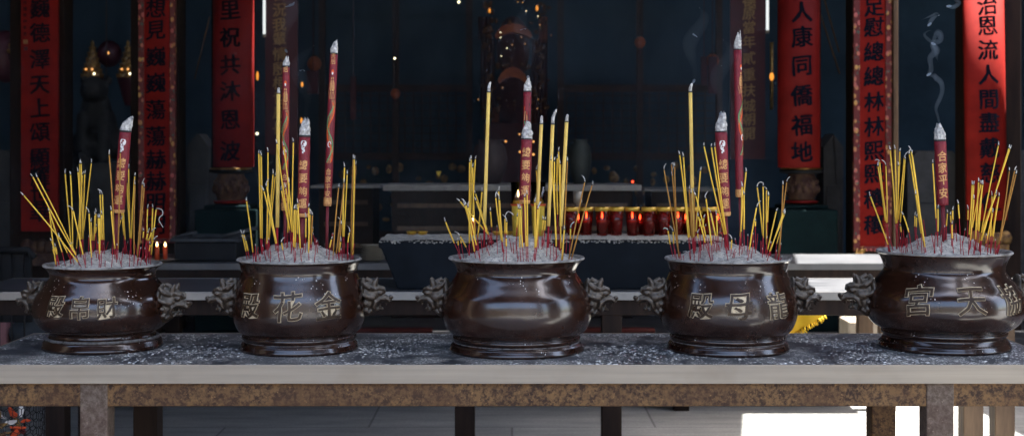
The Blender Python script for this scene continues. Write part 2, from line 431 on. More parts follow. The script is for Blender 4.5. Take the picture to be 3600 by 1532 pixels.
m=MB(); m.box(-1.200,-1.165,4.10,4.58,.10,.135); obj('stretcher',m,M['steel'],T1,.002)
T2=table('steel edged table directly behind the censers carrying the long bronze ash trough',-2.35,2.45,6.05,6.70,ZT,.034,.072,
   [(-2.0,6.09,3),(-.245,6.09,3),(.385,6.09,3),(1.935,6.09,4),(2.07,6.09,4),(-2.0,6.55,3)],[M['top2'],M['steel2'],M['darkwood'],M['darkwood'],M['postwood']],.085)  # right legs take a paler wood, sunlight put into their colour
T3=table('farthest steel edged table under the row of black basin and cream plates',-2.12,2.2,7.84,8.55,.822,.034,.05,
   [(-2.05,7.9,3),(2.05,7.9,4),(.9,7.9,3),(-2.05,8.4,3),(2.05,8.4,4)],[M['top2'],M['steel3'],M['darkwood'],M['darkwood'],M['postwood']],.085)

# ------------------------------------------------------------------ lion head handle
def union_mesh(mb, vox, smooth=3):
    me=mb.mesh('tmp',[M['head']])
    o=bpy.data.objects.new('tmp',me); COL.objects.link(o)
    r=o.modifiers.new('r','REMESH'); r.mode='VOXEL'; r.voxel_size=vox; r.use_smooth_shade=True
    s=o.modifiers.new('s','SMOOTH'); s.factor=.5; s.iterations=smooth
    dg=bpy.context.evaluated_depsgraph_get(); out=bpy.data.meshes.new_from_object(o.evaluated_get(dg))
    bpy.data.objects.remove(o); bpy.data.meshes.remove(me)
    out.polygons.foreach_set('use_smooth',[True]*len(out.polygons))
    return out
def lion_head():
    m=MB(); K=.001
    def E(c,r,rot=None): m.ell([x*K for x in c],[x*K for x in r],18,14,rot)
    def C(pts,rad): m.tube([[x*K for x in p] for p in pts],[x*K for x in rad],12)
    E((-4,0,-6),(13,42,58)); E((22,0,4),(40,31,36)); E((16,0,-26),(32,27,30)); E((44,0,14),(25,25,21))
    E((62,0,-4),(26,19,13)); E((82,0,-6),(13,13,9)); E((91,0,1),(7,11,7))
    E((46,0,-38),(24,16,8)); E((62,0,-38),(11,12,7))
    for s in (-1,1):
        E((56,19*s,12),(10,8,8)); C([(36,23*s,19),(50,23*s,27),(63,17*s,24),(70,7*s,14)],[4,6,6,4])
        C([(34,13*s,28),(35,15*s,42),(39,16*s,52),(40,17*s,57)],[12,9,5,2])
        C([(36,27*s,20),(20,34*s,24),(6,37*s,32),(-4,36*s,40)],[4,9,8,3])
        C([(88,9*s,-13),(74,19*s,-5),(58,25*s,-6),(46,29*s,-18),(43,28*s,-34),(50,22*s,-44),(58,19*s,-40)],[4,5,6,6,6,4,3])
        C([(78,8*s,-14),(80,9*s,-26)],[4,1.5]); C([(60,11*s,-34),(62,12*s,-22)],[3.5,1.2])
        E((30,27*s,-4),(17,9,13)); E((89,9*s,2),(6,5,5))
        C([(22,32*s,-6),(8,37*s,-2),(-4,38*s,4)],[6,6,4]); C([(22,29*s,-28),(8,34*s,-26),(-6,36*s,-22)],[7,7,4]); C([(26,24*s,-48),(10,28*s,-48),(-4,28*s,-46)],[6,7,4])
        C([(38,15*s,-44),(28,18*s,-56),(14,15*s,-62)],[6,5,3])
    C([(34,0,-44),(20,0,-60),(2,0,-72)],[12,11,6])
    C([(4,0,48),(22,0,42),(42,0,34)],[8,8,6])
    return union_mesh(m,.0017,2)
LION=lion_head()
# mirrored by rotation about z, so one mesh serves both sides

# ------------------------------------------------------------------ censers
def catmull(pts,n=6):
    out=[]
    for i in range(len(pts)-1):
        p0=pts[max(i-1,0)]; p1=pts[i]; p2=pts[i+1]; p3=pts[min(i+2,len(pts)-1)]
        for k in range(n):
            t=k/n
            out.append(tuple(.5*((2*p1[j])+(-p0[j]+p2[j])*t+(2*p0[j]-5*p1[j]+4*p2[j]-p3[j])*t*t+(-p0[j]+3*p1[j]-3*p2[j]+p3[j])*t**3) for j in (0,1)))
    out.append(pts[-1]); return out
URNS=[ # cx,Yc, hw: rim,neck,belly,waist,base ; py: rim,neck,belly,waist ; heap, rot, splay
 dict(cx=362,Y=4.37,R=203,n=180,B=238,w=181,b=207,yr=929,yn=962,yb=1082,yw=1162,h=.031,rot=10,ch=[('殿',193,1077,72),('帛',280,1082,78),('財',376,1083,70)],nm='leftmost censer'),
 dict(cx=1053,Y=4.33,R=218,n=203,B=234,w=197,b=207,yr=910,yn=948,yb=1082,yw=1170,h=.041,rot=-3,ch=[('殿',877,1074,86),('花',1010,1078,102),('金',1156,1073,96)],nm='second censer from left'),
 dict(cx=1816,Y=4.30,R=239,n=210,B=266,w=221,b=236,yr=906,yn=948,yb=1080,yw=1175,h=.046,rot=2,ch=[],nm='middle censer'),
 dict(cx=2559,Y=4.32,R=222,n=205,B=242,w=201,b=214,yr=908,yn=946,yb=1082,yw=1172,h=.034,rot=-3,ch=[('殿',2463,1075,88),('母',2598,1078,94),('龍',2737,1073,90)],nm='second censer from right'),
 dict(cx=3318,Y=4.37,R=232,n=206,B=276,w=212,b=226,yr=884,yn=938,yb=1068,yw=1155,h=.040,rot=0,ch=[('宮',3228,1056,104),('天',3418,1061,100),('協',3559,1053,98)],nm='rightmost censer')]
ULAB=['dark bronze censer with small raised characters, leftmost on the table','dark bronze censer with a flower character between two others, second from the left',
 'brown bronze censer with plain unlettered belly in the middle of the row','dark bronze censer with a dragon character on its right, second from the right',
 'largest bronze censer with a boldly lettered belly, cut off by the right edge']
for U,lab in zip(URNS,ULAB):
    Y=U['Y']; k=Y/F; X=(U['cx']-HX)*k
    Z=lambda py: CZ-(py-HY)*k
    zr,zn,zb,zw=[Z(U[q])-ZT for q in ('yr','yn','yb','yw')]
    r,n_,B,w_,b_=[U[q]*k for q in ('R','n','B','w','b')]
    r/=1.0
    foot=[(b_*.98,0),(b_,.003),(b_,.009),(b_*.985,.0125),(b_*.982,.018),(b_*.965,.0225),(b_*.94,.025),(w_*.985+.25*(b_-w_),.031),(w_*.975,zw-.022),(w_*.985,zw-.014),(w_*1.012,zw-.011),(w_*1.014,zw-.004),(w_*.995,zw-.001)]
    if U is URNS[0]: foot=[(b_*.98,0),(b_,.003),(b_,.010),(b_*.985,.013),(b_*.975,.022),(b_*.955,.026),(w_*.98+.5*(b_-w_),.037),(w_*.99+.15*(b_-w_),zw-.018),(w_*1.0,zw-.006)]
    bel=catmull([(w_*.985,zw),(w_+.50*(B-w_),zw+.22*(zb-zw)),(w_+.88*(B-w_),zw+.60*(zb-zw)),(B,zb),(n_+.86*(B-n_),zb+.34*(zn-zb)),(n_+.40*(B-n_),zb+.66*(zn-zb)),(n_+.07*(B-n_),zb+.88*(zn-zb)),(n_,zn),(n_+.25*(r-n_),zn+.45*(zr-zn)),(r*.965,zr-.007),(r,zr-.002)],6)
    lip=[(r*1.002,zr+.001),(r*.99,zr+.004),(r*.965,zr+.0035),(r*.94,zr-.004),(n_*.955,zn-.004),(n_*.93,zn-.03),(n_*.5,zn-.034),(.0005,zn-.035)]
    prof=foot+bel+lip
    U.update(X=X,zr=zr+ZT,zn=zn+ZT,r=r,bel=bel)
    T=thing('incense_censer',lab,'censer',(X,Y,ZT),'bronze censers on the front table'); U['T']=T
    m=MB(); k0=len(foot)+len(bel)-1; m.lathe(prof,(X,Y,ZT),112,mis=[1 if k0-1<=i<=k0+4 else 0 for i in range(len(prof))]); obj('bowl',m,[M['bronze'],M['rimdust']],T)
    def rad(z,bel=bel):
        for (a,c) in zip(bel[:-1],bel[1:]):
            if a[1]<=z<=c[1]: return a[0]+(c[0]-a[0])*(z-a[1])/max(c[1]-a[1],1e-6)
        return bel[0][0]
    for (ch,px,py,h) in U['ch']:
        zc=Z(py)-ZT
        for it in range(3):
            rr=rad(zc); best=min((abs((X+rr*math.sin(a))/(Y-rr*math.cos(a))*F+HX-px),a) for a in [i*.005 for i in range(-270,271)])[1]
            zc=CZ-(py-HY)/F*(Y-rr*math.cos(best))-ZT
        hh=h*(Y-rr*math.cos(best))/F
        m=MB()
        for (off,ext,mi) in ((.022,.022,1),(.004,.045,0)):
            vs,fs=glyph(ch,off,ext,.10)
            out=[]
            for v in vs:
                zz=zc+v.y*hh*1.08; q=rad(zz); a=best+v.x*hh*1.08/q
                q+=v.z*hh+.0012
                out.append(Vector((X+q*math.sin(a),Y-q*math.cos(a),ZT+zz)))
            m.add(out,fs,mi)
        obj('raised_character',m,[M['char'],M['char_rim']],T)
    zh=Z(U['yn']+85)-ZT
    for s in (1,-1):
        o=bpy.data.objects.new('lion_head_handle',LION); COL.objects.link(o); o.parent=T
        az=(0 if s>0 else math.pi)-R(U['rot'])
        q=rad(zh)-.008
        o.location=(q*math.cos(az),q*math.sin(az),zh); o.rotation_euler=(0,R(8),az)
        sc=.97 if U is not URNS[4] else 1.05
        o.scale=(sc,sc,sc)
    # ash heap (its own thing)
    def heap(x,y,U=U):
        d=math.hypot(x-U['X'],y-U['Y'])/(U['r']*.955)
        base=U['zr']-.007
        if d>=1: return base
        e=(1-d*d)
        nn=mnoise.noise(Vector((x*22,y*22,U['X']*7)))*.009+mnoise.noise(Vector((x*48,y*48,3)))*.0042+mnoise.noise(Vector((x*150,y*150,9)))*.002
        ang=math.atan2(y-U['Y'],x-U['X']); lob=1+.22*math.sin(2*ang+U['X']*5)+.12*math.sin(5*ang+U['X']*9)
        return base-.006*min(1,e*4)+1.62*U['h']*max(0,1-(d*1.08/lob**.5)**2)**1.5*(1+.12*math.sin(9*x+U['X']*5))+1.25*nn*min(1,e*3)
    U['heap']=heap
    m=MB(); nr,na=34,96
    for i in range(nr+1):
        d=i/nr*.953*r
        for j in range(na):
            t=2*math.pi*j/na; x=X+d*math.cos(t); y=Y+d*math.sin(t); m.v.append(Vector((x,y,heap(x,y))))
    for i in range(nr):
        for j in range(na):
            j2=(j+1)%na; m.face([i*na+j,i*na+j2,(i+1)*na+j2,(i+1)*na+j])
    for q in range(330):   # fallen curls of ash lying in the heap
        t=random.uniform(0,6.283); d=r*.9*math.sqrt(random.random()); x=X+d*math.cos(t); y=Y+d*math.sin(t)
        a=random.uniform(0,6.283); L=random.uniform(.006,.017); z=heap(x,y)+.0008
        pts=[(x+math.cos(a)*L*(u-.5)+.15*L*math.sin(3*u),y+math.sin(a)*L*(u-.5),z+.0022*math.sin(math.pi*u)*random.random()) for u in (0,.5,1)]
        m.tube(pts,[.0008,random.uniform(.0012,.0021),.0007],5,1)
    single('ash_heap',m,[M['ash'],M['ashtip']],'mound of grey ash heaped inside the '+U['nm'],'ash heap','ash heaps in the censers',base=Vector((X,Y,U['zr']-.01)))

def seat(U, px, py):
    """point where the pixel ray meets the ash"""
    Yn=U['Y']-U['r']*.80
    for i in range(200):
        Y=Yn+i*.0045
        if Y>U['Y']+U['r']*.80: break
        p=P(px,py,Y)
        if p.z<=U['heap'](p.x,p.y) and math.hypot(p.x-U['X'],p.y-U['Y'])<U['r']*.86: return Vector((p.x,p.y,max(p.z,U['heap'](p.x,p.y)-.004)))
    return None

ORD=['first','second','third','fourth','fifth','sixth','seventh','eighth','ninth','tenth','eleventh','twelfth','thirteenth','fourteenth','fifteenth','sixteenth','seventeenth','eighteenth','nineteenth','twentieth']
TENS={2:'twenty',3:'thirty',4:'forty',5:'fifty'}
def ordw(i):
    if i<20: return ORD[i]
    t,u=divmod(i+1,10)
    return {2:'twentieth',3:'thirtieth',4:'fortieth',5:'fiftieth'}[t] if u==0 else TENS[t]+'-'+ORD[u-1]

# sticks: (tipx,tipy, coatEndx,coatEndy, basex,basey[, kind, curl])  in crop pixels (720x500 crops at 2.1917x)
KC=2.1917
ST={0:[(168,435,600,965,632,1010),(240,288,585,915,615,990),(277,293,585,905,605,970),(500,262,550,850,552,905),(543,270,560,850,562,900),(600,247,625,790,640,900),(615,185,617,850,618,910),(625,185,640,790,640,905),(638,270,590,860,585,900),(654,262,638,790,638,900),(707,180,636,790,630,900),(558,545,640,910,660,1010,'c'),(370,548,478,890,505,1000),(379,552,430,985,432,1000),(388,780,438,910,455,1000),(404,850,418,905,440,995),(425,830,440,905,460,1000),(450,755,520,895,555,985),(685,565,705,930,708,1010,'c'),(700,632,710,800,715,900),(740,565,728,770,722,890),(732,580,724,800,722,890),(770,420,780,795,785,900),(788,420,800,795,803,910,'c'),(757,600,768,905,763,1010),(768,600,770,880,768,960),(783,575,788,795,788,900),(745,680,735,745,750,900),(840,115,882,865,886,950,'b'),(855,545,885,860,900,950),(928,100,910,865,905,950,'b'),(935,385,965,795,965,900),(925,400,955,760,960,900),(975,330,1005,780,1012,900),(990,222,1000,780,1005,900),(1040,280,1012,785,1008,900),(1040,345,1033,905,1033,980,'b'),(1098,345,1058,930,1060,985,'bc'),(1113,365,1075,830,1070,950,'b'),(938,615,900,755,880,900),(1138,530,1133,740,1128,960),(1178,525,1168,810,1160,960),(1203,560,1165,910,1160,965,'L'),(1107,715,1102,780,1098,920),(1148,705,1130,800,1100,920),(1140,730,1128,790,1115,970),(1175,715,1145,800,1120,970,'c'),(1190,780,1160,850,1145,965,'c'),(1155,815,1152,880,1145,965)],
1:[(318,472,370,890,375,948),(283,728,318,885,325,945),(297,728,330,880,343,945),(312,775,335,880,343,940,'c'),(415,105,430,785,438,910),(428,112,437,785,440,910),(436,125,442,785,445,910),(487,95,478,825,480,920),(450,395,548,825,570,900,'c'),(478,385,553,820,575,960,'L2'),(528,265,490,795,485,880),(545,280,495,790,490,880),(552,30,655,725,670,880),(605,50,680,735,690,960),(620,370,672,735,685,880),(585,390,655,720,668,880),(683,20,670,700,672,860),(650,330,640,740,636,860),(690,535,685,850,690,965),(702,535,695,855,700,965),(715,490,735,860,745,965),(713,540,715,750,712,880),(800,520,800,895,803,960),(780,600,778,780,775,900),(812,575,808,755,815,860),(830,580,820,830,818,880,'bc'),(835,700,825,740,822,860),(1033,365,988,915,988,955,'b'),(1077,212,1065,770,1065,945),(1098,268,1072,770,1080,945),(1075,330,1012,900,1012,950,'b'),(1055,650,1030,885,1030,950,'bc'),(1145,150,1128,910,1128,940,'b'),(1153,150,1138,912,1138,940),(1163,195,1145,905,1143,940,'b'),(1120,715,1100,815,1095,945,'c'),(1108,750,1105,815,1100,945),(980,772,962,855,955,950),(1050,785,1035,890,1030,945),(588,800,602,872,620,960,'c')],
2:[(267,632,345,820,402,945),(372,790,375,835,395,945),(378,745,435,850,460,910,'c'),(393,790,398,820,417,940),(463,170,460,820,460,915),(475,150,462,820,462,910),(508,150,485,610,480,860),(485,210,505,760,508,870),(372,480,590,735,650,815),(430,500,500,885,510,940,'c'),(445,520,515,835,545,960,'c'),(420,510,470,700,500,900),(500,415,612,765,650,810),(505,470,600,750,640,850),(560,400,525,780,520,880),(620,550,632,695,635,800),(660,445,708,800,722,900,'c'),(685,395,705,790,718,900),(690,460,715,810,725,900,'c'),(735,630,735,750,735,850,'L3'),(748,632,748,750,748,850,'c'),(745,765,745,845,745,970),(838,530,850,855,858,970),(850,530,870,850,878,970),(885,440,898,845,900,960),(905,420,910,845,912,960),(965,480,965,850,965,950),(990,530,965,855,960,960,'c'),(1000,510,975,850,970,960),(1088,155,1130,845,1130,960),(1115,165,1128,840,1128,940),(1137,140,1140,600,1145,860),(1147,90,1165,860,1165,900),(1163,185,1160,670,1158,880,'c'),(1217,165,1180,945,1178,960,'b'),(1195,690,1172,950,1170,962),(1355,325,1228,940,1222,955,'bc'),(1413,350,1250,930,1245,950,'b'),(1240,680,1238,790,1230,900,'c'),(1045,620,1040,720,1035,850),(1030,615,1022,720,1018,850),(975,232,990,520,990,800,'c'),(830,590,825,700,820,880)],
3:[(378,232,500,920,502,945,'bc'),(440,215,488,850,495,935,'bL4'),(463,205,490,870,498,940,'b'),(500,115,570,780,590,950),(530,130,580,775,585,900),(575,380,595,780,610,900,'b'),(590,410,605,780,612,900,'b'),(612,400,620,760,620,900,'b'),(665,238,630,730,625,880),(620,430,705,770,745,965),(640,590,698,815,745,960),(706,478,748,835,755,960,'L2'),(735,560,780,765,790,900,'c'),(785,580,792,765,800,880),(692,605,680,700,690,880),(685,50,850,755,880,880),(743,58,858,750,882,880),(770,52,862,750,885,880),(1017,245,970,780,965,870),(985,360,975,730,975,870),(998,420,998,715,1000,880),(1100,520,1040,870,1025,960,'c'),(1088,640,1085,690,1088,900),(1100,390,1143,760,1150,880,'L5'),(1145,358,1147,780,1150,880),(1172,410,1172,830,1168,900,'L6'),(1188,430,1180,660,1175,880),(1253,550,1180,870,1170,930),(1300,345,1270,920,1268,940,'b'),(1330,325,1262,930,1258,945,'bc'),(1310,560,1200,880,1175,960),(1318,575,1195,885,1180,955),(1285,705,1250,825,1235,930,'c'),(412,722,430,830,455,940,'L7'),(450,705,457,825,468,940,'c'),(905,775,900,865,897,920,'c'),(660,640,655,690,670,880),(822,640,845,750,862,880),(640,735,645,780,660,900,'c')],
4:[(385,435,530,830,545,890),(465,195,520,665,540,890,'L7'),(450,205,510,650,535,880),(513,200,525,660,540,860,'c'),(545,80,590,670,595,840),(583,75,597,670,600,840),(622,90,598,590,598,840),(612,200,605,660,600,840),(658,140,610,640,595,840,'c'),(663,150,625,660,610,830),(640,580,690,735,720,905),(625,678,632,735,650,900),(690,110,785,745,792,900),(705,90,815,850,825,905,'c'),(712,110,800,800,812,905),(740,420,815,850,822,905),(873,180,900,630,915,850),(915,530,915,730,912,850),(738,585,735,690,742,800),(752,600,748,695,745,800),(990,565,980,690,980,800),(1010,590,1015,660,1020,850),(1028,545,1028,640,1025,850),(1023,650,1025,785,1035,905),(1070,495,1080,630,1092,910),(1147,540,1145,640,1142,790),(1180,345,1155,755,1150,900),(1190,345,1185,600,1165,860),(1195,455,1165,800,1150,910),(1230,325,1205,790,1200,880),(1250,340,1180,700,1160,880),(1262,345,1220,720,1205,880),(1258,345,1230,730,1215,880),(1385,45,1235,820,1228,880),(1470,65,1245,800,1232,890),(1475,75,1250,800,1240,890),(1332,430,1320,770,1318,900),(1370,420,1260,740,1240,880),(1388,435,1340,770,1318,900),(1375,500,1330,760,1322,900),(1340,560,1285,820,1275,890),(1468,240,1385,820,1372,890,'b'),(1510,240,1395,800,1378,890,'b'),(1522,265,1380,830,1365,895,'b'),(1360,450,1250,740,1230,880)]}
CURL={'L':[(22,-6),(47,8),(50,40),(28,60),(22,85),(38,115),(54,140)],'L2':[(-8,-18),(2,-40),(16,-62)],'L3':[(6,-30),(25,-52),(55,-38),(66,-20)],'L4':[(12,-10),(16,10),(8,40),(0,60),(6,85)],
 'L5':[(6,-26),(24,-40),(46,-32)],'L6':[(-6,-16),(-18,-24)],'L7':[(-10,-14),(-26,-18),(-36,-10)]}
def stick_pts(p,q,n): return [p.lerp(q,i/n) for i in range(n+1)]
for ui,U in enumerate(URNS):
    ox=720*ui
    rows=sorted(ST[ui],key=lambda s:s[0])
    tall=sorted(s[3]-s[1] for s in rows)
    for i,s in enumerate(rows):
        kind=s[6] if len(s)>6 else ''
        tp=(ox+s[0]/KC,480+s[1]/KC); ce=(ox+s[2]/KC,480+s[3]/KC); ba=(ox+s[4]/KC,480+s[5]/KC)
        b=seat(U,*ba)
        if b is None:
            Yb=U['Y']+random.uniform(.015,.07); b=P(ba[0],ba[1],Yb)
            hx=U['X']+max(-1,min(1,(b.x-U['X'])/(U['r']*.85)))*U['r']*.85
        Yb=b.y
        Yt=Yb+random.uniform(-.02,.02); c=P(ce[0],ce[1],Yb+.3*(Yt-Yb)); t=P(tp[0],tp[1],Yt)
        foot=b-(c-b).normalized()*.008 if (c-b).length>.005 else b-Vector((0,0,.02))
        zz=U['heap'](b.x,b.y)
        if foot.z>zz-.004: foot=Vector((foot.x,foot.y,zz-.010))
        brown='b' in kind; col='brown' if brown else 'yellow'
        px=ce[0]-tp[0]
        lean='leaning left' if px>35 else 'leaning right' if px<-35 else 'upright' if abs(px)<12 else ('tilted left' if px>0 else 'tilted right')
        L=s[3]-s[1]
        size='long' if L>430 else 'short' if L<180 else 'medium'
        curl=next((CURL[k] for k in ('L7','L6','L5','L4','L3','L2','L') if k in kind),None)
        lab=f"{size} {col} incense stick {lean}, {ordw(i)} tip from left, {U['nm']}"
        T=thing('incense_stick',lab,'incense stick',foot,'thin incense sticks burning in the censers')
        d=(t-c); Lc=d.length; d.normalize()
        al=min(.011,Lc*.25)
        if curl: al=.001
        body=t-d*al
        side=d.cross(Vector((0,1,0))); bow=(t-c).length*random.uniform(-.008,.008)
        pts=[c.lerp(body,k/5)+side*bow*math.sin(math.pi*k/5) for k in range(6)]
        rr=.0020*random.uniform(.92,1.12)
        m=MB(); m.tube(pts,rr,8); obj('coating',m,M['coatb'] if brown else M['coat'],T)
        m=MB(); m.tube([foot,b.lerp(c,.3) if (b-foot).length>.001 else foot.lerp(c,.4),c],.0011,6); obj('stem',m,M['stem'],T)
        m=MB(); m.tube([body,body+d*.003],rr*1.03,8,1)
        if curl:
            q=[body+d*.003]+[P(tp[0]+a/KC,tp[1]+e/KC,Yt+.004*math.sin(a)) for a,e in curl]
            # smooth
            fine=[]
            for a in range(len(q)-1):
                p0=q[max(a-1,0)];p1=q[a];p2=q[a+1];p3=q[min(a+2,len(q)-1)]
                for k in range(4):
                    u=k/4; fine.append(.5*(2*p1+(p2-p0)*u+(2*p0-5*p1+4*p2-p3)*u*u+(3*p1-p0-3*p2+p3)*u**3))
            fine.append(q[-1]); m.tube(fine,[.0016]*(len(fine)-3)+[.0014,.001,.0006],6,0)
        else:
            sd_=1 if random.random()<.6 else -1
            cv=(.010 if 'c' in kind else .0025)*sd_*random.uniform(.6,1.4); al2=al*random.uniform(.8,1.3)+(.006 if 'c' in kind else 0)
            m.tube([body+d*.003,body+d*(.003+al2*.4)+side*cv*.15,body+d*(.003+al2*.75)+side*cv*.5,body+d*(.003+al2)+side*cv],[rr*.95,rr*.85,rr*.7,rr*.35],7,0)
        obj('ash_tip',m,[M['ashtip'],M['char_black']],T)

# burnt-out red stubs
STUB={0:[485,535,585,612,680,700,745,755,790,803,815,858,862,905,925,945,960,975,997,1040,1050,1062,1075,1098,1115,1130,1145,650,668,725,890,935],
1:[400,405,420,432,440,455,470,515,528,540,548,560,572,580,600,690,700,712,740,765,772,785,845,850,882,888,896,950,958,963,1020,1050,1068,1150,1158,835,640,655],
2:[400,455,465,508,530,552,560,568,610,618,625,672,680,690,720,745,790,800,815,822,830,858,885,905,915,935,955,965,990,1012,1022,1050,1068,1075,1095,1103,1130,1150,1205,980,640,600],
3:[455,512,520,575,590,620,665,675,688,712,740,755,825,832,838,870,925,932,945,960,985,992,1000,1062,1070,1090,1100,1112,1120,1128,1165,1190,1215,1250,1335,1340,1346,790,805,880,640],
4:[530,540,595,605,620,640,655,690,710,722,735,775,785,795,830,838,845,900,960,985,1005,1012,1035,1045,1085,1092,1125,1140,1150,1205,1240,1265,1272,1280,1320,1330,1358,1366,1380,570,680,930]}
for ui,U in enumerate(URNS):
    ox=720*ui
    for sx in STUB[ui]:
        bx=ox+sx/KC
        d=(bx-U['cx'])/(U['R']*.93)
        d=max(-.86,min(.86,d))
        yy=-math.sqrt(max(0,.86*.86-d*d))*U['r']*.93
        fy=random.choice((random.uniform(.35,.95),random.uniform(.35,.95),random.uniform(-.5,.3)))
        Yb=U['Y']+yy*fy; x=U['X']+d*U['r']*.93; z=U['heap'](x,Yb)
        h=random.uniform(.018,.062)
        b=Vector((x,Yb,z-.006)); t=Vector((x+random.gauss(0,.006)+.006*d,Yb+random.gauss(0,.006),z+h))
        m=MB(); m.tube([b,b.lerp(t,.5)+Vector((random.gauss(0,.0006),0,0)),t],[.0012,.00115,.0010],6)
        if random.random()<.3: m.tube([t,t+(t-b).normalized()*.006],[.0014,.0008],6,1)
        single('incense_stub',m,[M['stem'],M['ashtip']],'burnt-out thin red stub stuck in the ash of the '+U['nm'],'incense stub','red stubs in the '+U['nm'],base=b)

# thick yellow sticks: urn, tip(px), coat top, coat bottom, stem bottom, half width
THICK=[(1,(980,308),(979,331),(975,799),(975,865),6.5,'thick yellow incense stick beside the dragon stick in the second censer from left','t0'),
(2,(1725,288),(1718,326),(1703,786),(1702,870),6.4,'tallest thick yellow incense stick with bent ash tip in the middle censer','t1'),
(2,(1905,406),(1903,438),(1890,722),(1886,850),6.2,'leftmost of three thick yellow sticks right of the middle censer joss','t2'),
(2,(1957,385),(1943,439),(1928,795),(1926,870),6.4,'central of three thick yellow sticks in the middle censer, long bent ash','t3'),
(2,(1995,402),(1992,430),(1971,795),(1968,880),6.4,'rightmost of three thick yellow sticks in the middle censer','t4'),
(3,(2434,293),(2427,326),(2437,832),(2440,880),6.6,'tall thick yellow incense stick in the second censer from the right','t5')]
for (ui,tip,ct,cb,sb,hw,lab,_) in THICK:
    U=URNS[ui]; b=seat(U,*sb)
    Yb=b.y if b is not None else U['Y']+.01
    b=P(sb[0],sb[1],Yb); zz=U['heap'](b.x,b.y); b.z=min(b.z,zz-.01)
    A=P(*cb,Yb); C_=P(*ct,Yb); Tt=P(*tip,Yb); rr=hw*Yb/F
    T=thing('thick_incense_stick',lab,'incense stick',b,'thick yellow incense sticks')
    m=MB(); m.tube(stick_pts(A,C_,8),[rr*random.uniform(.97,1.03) for _ in range(9)],14); obj('coating',m,M['coatthick'],T)
    m=MB(); m.tube([b,A],.0030,8); obj('stem',m,M['stem'],T)
    d=(C_-A).normalized()
    mid=C_.lerp(Tt,.5)+d*.004-(Tt-C_).cross(Vector((0,1,0)))*0
    m=MB(); m.tube([C_,C_+d*.003],rr*1.02,14,1)
    k1=C_+d*(Tt-C_).length*.45
    m.tube([C_+d*.003,k1,k1.lerp(Tt,.6)+d*.002,Tt],[rr*.96,rr*.88,rr*.72,rr*.3],12,0)
    obj('ash_tip',m,[M['ashtip'],M['char_black']],T)

